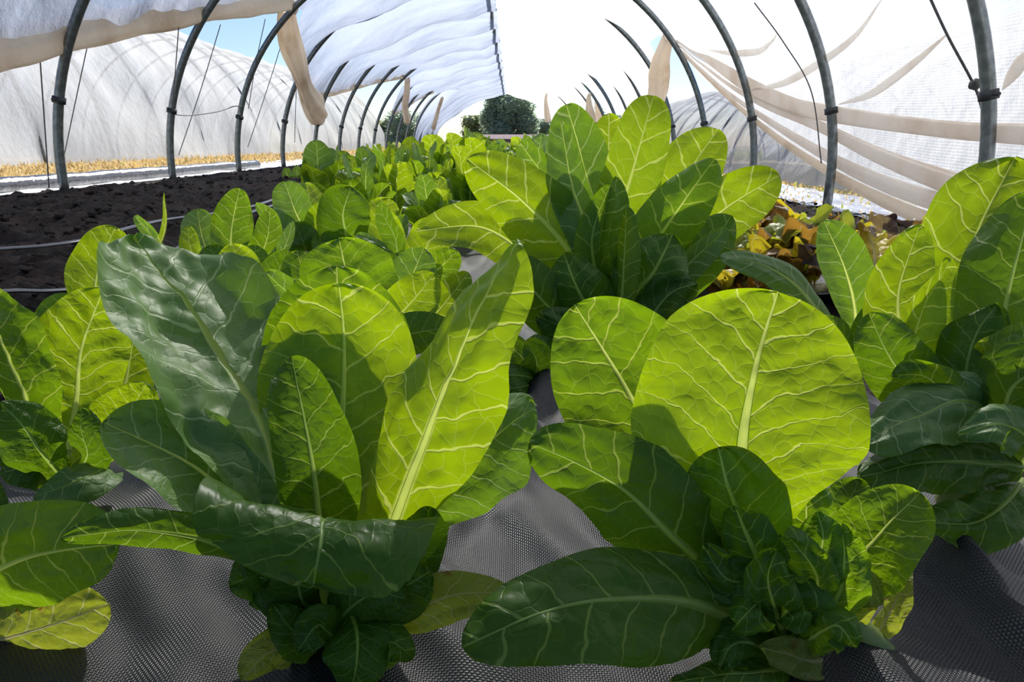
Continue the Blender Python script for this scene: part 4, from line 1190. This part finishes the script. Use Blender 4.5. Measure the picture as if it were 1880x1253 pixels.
def romaine_proto(seed, n, h, spread, mats, wf=0.30, nu=14, nv=22, name='romaine_lettuce', petiole=0.24, label=None, ribs=False):
    rng = random.Random(seed)
    e = empty(name, (0, 0, 0))
    stem_stub(e, (0, 0, 0), 0.012, 0.04)
    for i in range(n):
        a = i * 2.399 + rng.uniform(-0.4, 0.4)
        t = i / max(1, n - 1)                       # 0 outer .. 1 inner
        out = spread * (1 - 0.75 * t) * rng.uniform(0.8, 1.2)
        hh = h * (0.55 + 0.45 * t) * rng.uniform(0.85, 1.15)
        d = Vector((math.cos(a), math.sin(a), 0))
        droop = rng.uniform(0.0, 0.25) * (1 - t)
        pts = [d * 0.008 + Vector((0, 0, 0.015)), d * out * 0.40 + Vector((0, 0, hh * 0.5)), d * out * 0.8 + Vector((0, 0, hh * 0.9)), d * out * 1.15 + Vector((0, 0, hh * (1.08 - droop)))]
        leaf(e, pts, h * wf * rng.uniform(0.8, 1.15) * 0.72, up_ref(Vector((0, 0, 0)), 0.8), rng.choice(mats), roll=(rng.uniform(-12, 12), rng.uniform(-20, 20)), cup=rng.uniform(-.3, .6),
             wave=0.09, base=petiole, vm=0.62, nu=nu, nv=nv, seed=seed * 31 + i, rib=ribs, puck=.03)
    return e


ymats = ['romaine_young', 'romaine', 'romaine_young', 'romaine_blue']
prot = [romaine_proto(1, 9, 0.22, 0.10, ymats, ribs=True), romaine_proto(2, 8, 0.19, 0.11, ymats, ribs=True), romaine_proto(3, 10, 0.24, 0.10, ymats, ribs=True),
        romaine_proto(4, 8, 0.20, 0.12, ['romaine_blue', 'romaine', 'romaine_young'], ribs=True), romaine_proto(5, 9, 0.25, 0.12, ymats, wf=0.34, ribs=True)]
used = [False] * len(prot)


def put(k, x, y, s, rz, label, group):
    o = prot[k] if not used[k] else copy_tree(prot[k])
    used[k] = True
    o.location = (x, y, gz(x, y) + 0.008)
    o.scale = (s, s, s)
    o.rotation_euler = (0, 0, rz)
    tag(o, label, 'lettuce', group)
    return o



# nearest plants of the rows, leaf by leaf
def HP(base, d, label, leaves, group='young romaines among the front rows'):
    e = plant(base[0], base[1], label, group, stub=(0.012, 0.04), d=d)
    for (pix, w, mat, kw) in leaves:
        L(e, [(base[0], base[1] - 6, d)] + pix, w, mat, **{**dict(nu=20, nv=36, base=.36, cup=.3, wave=.08), **kw})
    return e


HP((205, 640), 1.02, 'young romaine by the bare soil with one round yellow-green leaf and a thin upright one', [
    ([(175, 540, 1.0), (188, 475, 1.0), (212, 416, 1.0)], 50, 'romaine_young', {}), ([(260, 520, 1.0), (300, 430, .99), (302, 354, .99)], 12, 'romaine_young', dict(roll=(60, 70))),
    ([(170, 600, .96), (120, 570, .93), (62, 590, .92)], 34, 'romaine', dict(roll=(-20, -30))), ([(150, 610, .97), (110, 580, .95), (80, 562, .95)], 24, 'romaine_blue', {}),
    ([(290, 520, 1.02), (280, 440, 1.03), (248, 396, 1.04)], 20, 'romaine_blue', dict(roll=(30, 40))), ([(250, 600, .97), (290, 560, .96), (310, 520, .96)], 36, 'romaine', {}), ([(215, 590, .97), (200, 560, .96), (190, 530, .96)], 36, 'romaine_dark', dict(cup=-.3))])
HP((440, 625), 1.0, 'young romaine behind the big tilted leaf, with a bright round yellow leaf', [
    ([(450, 560, .97), (440, 510, .96), (428, 448, .96)], 50, 'romaine_young', dict(vm=.5)), ([(470, 590, .96), (480, 570, .95), (500, 545, .95)], 30, 'romaine_young', {}),
    ([(400, 580, .97), (370, 540, .97), (330, 500, .98)], 40, 'romaine', {}), ([(480, 560, 1.0), (510, 500, 1.0), (530, 460, 1.0)], 34, 'romaine_dark', {}), ([(420, 600, .95), (400, 590, .93), (370, 600, .92)], 34, 'romaine_dark', dict(cup=-.3)), ([(465, 600, .95), (470, 600, .93), (520, 610, .92)], 30, 'romaine_dark', dict(cup=-.3))])
HP((430, 525), 1.5, 'young romaine with two tall pointed leaves in front of the soil bed', [
    ([(425, 470, 1.47), (425, 420, 1.47), (440, 346, 1.47)], 36, 'romaine', dict(vm=.55, tip=1.9)), ([(390, 480, 1.5), (372, 440, 1.5), (362, 384, 1.5)], 36, 'romaine_blue', {}), ([(370, 490, 1.44), (350, 460, 1.43), (345, 415, 1.43)], 20, 'romaine_young', {}),
    ([(470, 480, 1.45), (490, 440, 1.44), (496, 384, 1.44)], 27, 'romaine', {}), ([(480, 460, 1.52), (500, 410, 1.54), (470, 376, 1.56)], 22, 'romaine_blue', dict(roll=(30, 40))), ([(480, 500, 1.44), (520, 460, 1.42), (538, 405, 1.42)], 17, 'romaine_blue', dict(roll=(40, 40))),
    ([(400, 510, 1.42), (395, 480, 1.4), (385, 450, 1.4)], 34, 'romaine_dark', {}), ([(450, 510, 1.42), (465, 480, 1.4), (470, 450, 1.4)], 34, 'romaine', {})])
HP((565, 475), 1.95, 'young romaine with a glossy bluish round leaf beside the drip tape', [
    ([(555, 420, 1.9), (540, 385, 1.88), (522, 333, 1.88)], 38, 'romaine_blue', dict(roll=(10, 20))), ([(570, 420, 1.95), (570, 380, 1.96), (562, 335, 1.97)], 30, 'romaine_young', dict(roll=(-20, -20))), ([(540, 440, 1.88), (510, 410, 1.86), (495, 385, 1.86)], 26, 'romaine_blue', {}),
    ([(580, 440, 1.88), (590, 400, 1.87), (600, 370, 1.87)], 28, 'romaine_young', {}), ([(560, 455, 1.85), (550, 430, 1.84), (540, 410, 1.84)], 34, 'romaine_dark', {}), ([(590, 455, 1.87), (620, 440, 1.86), (640, 420, 1.86)], 30, 'romaine', {})])
HP((645, 478), 1.9, 'young romaine with one large dark folded leaf, right of the glossy bluish one', [
    ([(635, 430, 1.85), (630, 390, 1.83), (645, 343, 1.83)], 58, 'romaine_dark', dict(cup=.7, roll=(10, -14), vm=.5)), ([(680, 440, 1.9), (700, 400, 1.9), (715, 365, 1.9)], 36, 'romaine_young', {}), ([(600, 440, 1.92), (590, 400, 1.93), (580, 370, 1.94)], 30, 'romaine_young', {}),
    ([(700, 450, 1.85), (730, 430, 1.84), (745, 395, 1.84)], 26, 'romaine_blue', dict(roll=(40, 40))), ([(620, 465, 1.84), (600, 450, 1.82), (585, 430, 1.82)], 30, 'romaine', {}), ([(670, 465, 1.84), (690, 450, 1.82), (700, 430, 1.82)], 34, 'romaine_dark', {})])
HP((655, 640), .95, 'romaine directly behind the front left one, its broad leaves showing over the top', [
    ([(650, 560, .95), (635, 500, .95), (622, 438, .95)], 90, 'romaine', dict(vm=.55)), ([(580, 590, .93), (530, 540, .92), (488, 500, .92)], 36, 'romaine_blue', dict(roll=(20, 30))), ([(720, 590, .92), (760, 550, .91), (798, 502, .91)], 50, 'romaine_young', dict(vm=.5)),
    ([(730, 560, 1.0), (755, 510, 1.0), (778, 456, 1.0)], 50, 'romaine_blue', {}), ([(600, 570, .98), (560, 510, .99), (545, 460, 1.0)], 44, 'romaine', {}), ([(680, 560, 1.02), (690, 500, 1.03), (690, 450, 1.04)], 50, 'romaine_dark', {}),
    ([(600, 620, .9), (560, 600, .88), (500, 600, .87)], 40, 'romaine_dark', dict(cup=-.3)), ([(720, 620, .9), (770, 610, .88), (830, 600, .87)], 40, 'romaine_dark', dict(cup=-.3)), ([(780, 590, .94), (830, 540, .94), (860, 500, .94)], 34, 'romaine_young', {})])
HP((735, 545), 1.35, 'young romaine with a curled bluish leaf, left of the tallest plant', [
    ([(710, 500, 1.32), (690, 460, 1.3), (655, 430, 1.3)], 24, 'romaine_blue', dict(roll=(-40, -50))), ([(730, 490, 1.32), (725, 440, 1.31), (694, 372, 1.31)], 28, 'romaine_dark', dict(roll=(30, 50))), ([(760, 500, 1.34), (785, 450, 1.34), (800, 400, 1.34)], 40, 'romaine_young', {}),
    ([(720, 500, 1.4), (710, 440, 1.4), (705, 385, 1.4)], 36, 'romaine_young', {}), ([(770, 520, 1.3), (810, 490, 1.29), (840, 460, 1.29)], 34, 'romaine', {}), ([(700, 530, 1.3), (680, 505, 1.28), (650, 490, 1.28)], 34, 'romaine', {}), ([(740, 520, 1.28), (745, 490, 1.27), (750, 460, 1.27)], 36, 'romaine_dark', {})])

ROWS = [('young romaine in the row nearest the tallest plant on its left, %s one back', -0.20, 1.95, 'young romaines, first row left of the tallest plant', 0.92),
        ('young romaine in the second row left of the tallest plant, %s one back', -0.50, 2.30, 'young romaines, second row left of the tallest plant', 0.90),
        ('young romaine in the third row left of the tallest plant, %s one back', -0.80, 2.75, 'young romaines, third row left of the tallest plant', 0.90),
        ('young romaine in the outermost row beside the drip tapes, %s one back', -1.05, 6.6, 'young romaines, outermost row beside the drip tapes', 0.85),
        ('romaine in the row running back behind the tallest plant, %s one back', 0.12, 2.1, 'romaines in the row behind the tallest plant', 1.0)]
rng = random.Random(77)
for lb, x, y, grp, s in ROWS:
    for i in range(26):
        yy = y + rng.uniform(-0.05, 0.05)
        xx = x + rng.uniform(-0.07, 0.07)
        put(rng.randrange(len(prot)), xx, yy, s * rng.uniform(1.15, 1.55) * (1 + 0.12 * smooth(3, 9, yy)), rng.uniform(0, 6.28), lb % ORD[i], grp)
        y += 0.34 + 0.028 * i

# ------------------------------------------------------------------ wilted leaf lettuce on the mulch
WM = [['wilted', 'wilted', 'wilted_yellow', 'romaine_old'], ['wilted_yellow', 'wilted_yellow', 'wilted', 'romaine_old'], ['red', 'red', 'wilted', 'romaine_old'], ['wilted', 'red', 'romaine_old']]


def wilted(px, py, h, mats, seed, label, n=7):
    h *= 1.2
    g0 = gp(px, py, 0.0)
    z = gz(g0.x, g0.y) + 0.02
    rng = random.Random(seed)
    e = empty('wilted_lettuce', (g0.x, g0.y, z), label, 'lettuce', 'wilted lettuces on the mulch')
    c = Vector((g0.x, g0.y, z))
    for i in range(n):
        a = i * 2.4 + rng.uniform(-.5, .5)
        d = Vector((math.cos(a), math.sin(a), 0))
        o = h * rng.uniform(0.6, 1.25); k = rng.uniform(0.35, 1.0)
        pts = [c + Vector((0, 0, 0.005)), c + d * o * 0.5 + Vector((0, 0, h * k * 0.7)), c + d * o * 0.95 + Vector((0, 0, h * k)), c + d * o * 1.2 + Vector((0, 0, h * k * rng.uniform(0.4, 1.1)))]
        leaf(e, pts, h * rng.uniform(0.36, 0.55), up_ref(c, 0.7), rng.choice(mats), roll=(rng.uniform(-30, 30), rng.uniform(-50, 50)), cup=rng.uniform(-.5, .8), wave=0.28, base=.4, vm=.6, nu=18, nv=36,
             seed=seed * 17 + i, teeth=0.10, wk=5, rib=True, puck=.06)
    return e


for px, py, h, m, sd_, lb in ((1290, 535, .13, 1, 1, 'yellow and brown wilted lettuce against the tallest romaine'), (1375, 545, .11, 0, 2, 'brown and yellow wilted lettuce just behind the round sunlit leaf'), (1345, 480, .12, 0, 3, 'limp brownish lettuce in the middle of the wilted patch'),
                              (1430, 500, .11, 2, 4, 'purplish wilted lettuce left of the upright bluish leaf'), (1465, 535, .10, 2, 5, 'small purple wilted lettuce at the foot of the upright bluish leaf'), (1395, 458, .09, 2, 6, 'dull purple lettuce at the back of the wilted patch'),
                              (1470, 445, .09, 1, 7, 'yellow leaved lettuce at the back of the wilted patch near the tall hoop'), (1600, 480, .12, 3, 8, 'brown and yellow lettuce right of the upright bluish leaf'), (1600, 560, .10, 0, 9, 'brown wilted lettuce between the upright bluish leaf and the right edge romaine'),
                              (1660, 450, .08, 1, 10, 'small yellowing lettuce by the dark soil on the right'), (1330, 560, .09, 1, 12, 'low yellow lettuce nearest the round sunlit leaf')):
    wilted(px, py, h, WM[m], sd_, lb)

# ------------------------------------------------------------------ leggy kale by the drip tapes
def kale(px, py, d, tops, label):
    g0 = gp(px, py, 0.03)
    e = empty('kale_plant', (g0.x, g0.y, 0.03), label, 'kale', 'leggy kale sprouts on the soil bed')
    b = Vector((g0.x, g0.y, 0.02))
    for i, (tx, ty, w, mat) in enumerate(tops):
        t = at(tx, ty, d); m = b.lerp(t, .5) + Vector((0, 0, 0.02))
        mb = MB(); mb.tube(spline([b, m, at(tx + (px - tx) * .25, ty + 16, d)], 10), 0.006, 6); mb.build('stalk', M['stem'], e)
        L(e, [(tx + (px - tx) * .25, ty + 18, d), (tx, ty + 4, d - 0.02), (tx + (tx - px) * .2, ty - 12, d - 0.04)], w, mat, nu=12, nv=18, base=.35, vm=.5, cup=.4, wave=.2, teeth=.12, rib=True, seed=i + int(px))
    return e


kale(592, 340, 5.2, [(590, 278, 18, 'kale'), (606, 284, 14, 'kale'), (576, 286, 11, 'kale'), (628, 290, 18, 'kale'), (588, 300, 15, 'romaine_dark'), (640, 298, 13, 'kale'), (570, 318, 9, 'kale'), (614, 310, 9, 'kale')], 'tallest leggy kale sprout on the soil bed, left of the rows')
kale(640, 325, 6.0, [(640, 300, 12, 'kale'), (655, 304, 11, 'kale'), (625, 306, 10, 'kale'), (668, 312, 10, 'kale')], 'shorter kale sprout just behind the tallest one')
kale(690, 318, 6.6, [(690, 302, 9, 'kale'), (704, 300, 9, 'kale'), (676, 306, 9, 'kale')], 'low kale sprout where the tapes run under the leaves')
kale(545, 330, 5.6, [(545, 316, 9, 'romaine_blue'), (560, 318, 8, 'kale'), (528, 320, 10, 'romaine_blue')], 'spreading bluish kale seedling left of the tallest sprout')
kale(740, 300, 9.0, [(740, 290, 8, 'romaine_blue'), (752, 288, 8, 'kale'), (728, 292, 8, 'kale')], 'far kale sprout near the end of the soil bed')

# yellow fallen leaf on the soil
e = empty('fallen_leaf', gp(222, 400, 0.05), 'tiny yellow fallen leaf on the dark soil', 'fallen leaf')
L(e, [(218, 404, 2.9), (230, 396, 2.9), (236, 388, 2.9)], 7, 'wilted_yellow', nu=8, nv=12, rib=False)
# ------------------------------------------------------------------ light, sky, camera
SUN_EL, SUN_AZ = R(40), R(11)
sd = Vector((math.sin(SUN_AZ) * math.cos(SUN_EL), math.cos(SUN_AZ) * math.cos(SUN_EL), math.sin(SUN_EL)))
sl = bpy.data.lights.new('sun', 'SUN')
sl.energy = 10.0
sl.angle = R(0.8)
sl.color = (1.0, 0.965, 0.91)
so = bpy.data.objects.new('sun', sl)
C.objects.link(so)
so.location = sd * 30
so.rotation_euler = (-sd).to_track_quat('-Z', 'Y').to_euler()
w = bpy.data.worlds.new('sky'); bpy.context.scene.world = w
w.use_nodes = True
nt = w.node_tree
bg = nt.nodes['Background']
sky = nt.nodes.new('ShaderNodeTexSky')
sky.sky_type = 'NISHITA'
sky.sun_disc = False
sky.sun_elevation = SUN_EL
sky.sun_rotation = SUN_AZ
sky.air_density = 1.0
sky.dust_density = 0.4
sky.ozone_density = 2.0
tint = nt.nodes.new('ShaderNodeMix'); tint.data_type = 'RGBA'; tint.blend_type = 'MULTIPLY'
tint.inputs[0].default_value = 1.0
tint.inputs[7].default_value = (0.90, 0.98, 1.14, 1)
nt.links.new(sky.outputs[0], tint.inputs[6])
nt.links.new(tint.outputs[2], bg.inputs[0])
bg.inputs[1].default_value = 0.10

cam = bpy.data.cameras.new('camera')
cam.lens = 24; cam.sensor_width = 36; cam.sensor_fit = 'HORIZONTAL'
cam.clip_start = 0.02; cam.clip_end = 400
co = bpy.data.objects.new('camera', cam)
C.objects.link(co)
co.location = CAM
co.rotation_euler = (PI / 2 - PITCH, 0, 0)
sc = bpy.context.scene
sc.camera = co
sc.view_settings.view_transform = 'Standard'
sc.view_settings.look = 'None'
sc.view_settings.gamma = 1
sc.view_settings.use_curve_mapping = False
sc.view_settings.exposure = 0.2
sc.cycles.max_bounces = 8
sc.cycles.transparent_max_bounces = 24
sc.cycles.transmission_bounces = 6
sc.cycles.diffuse_bounces = 4
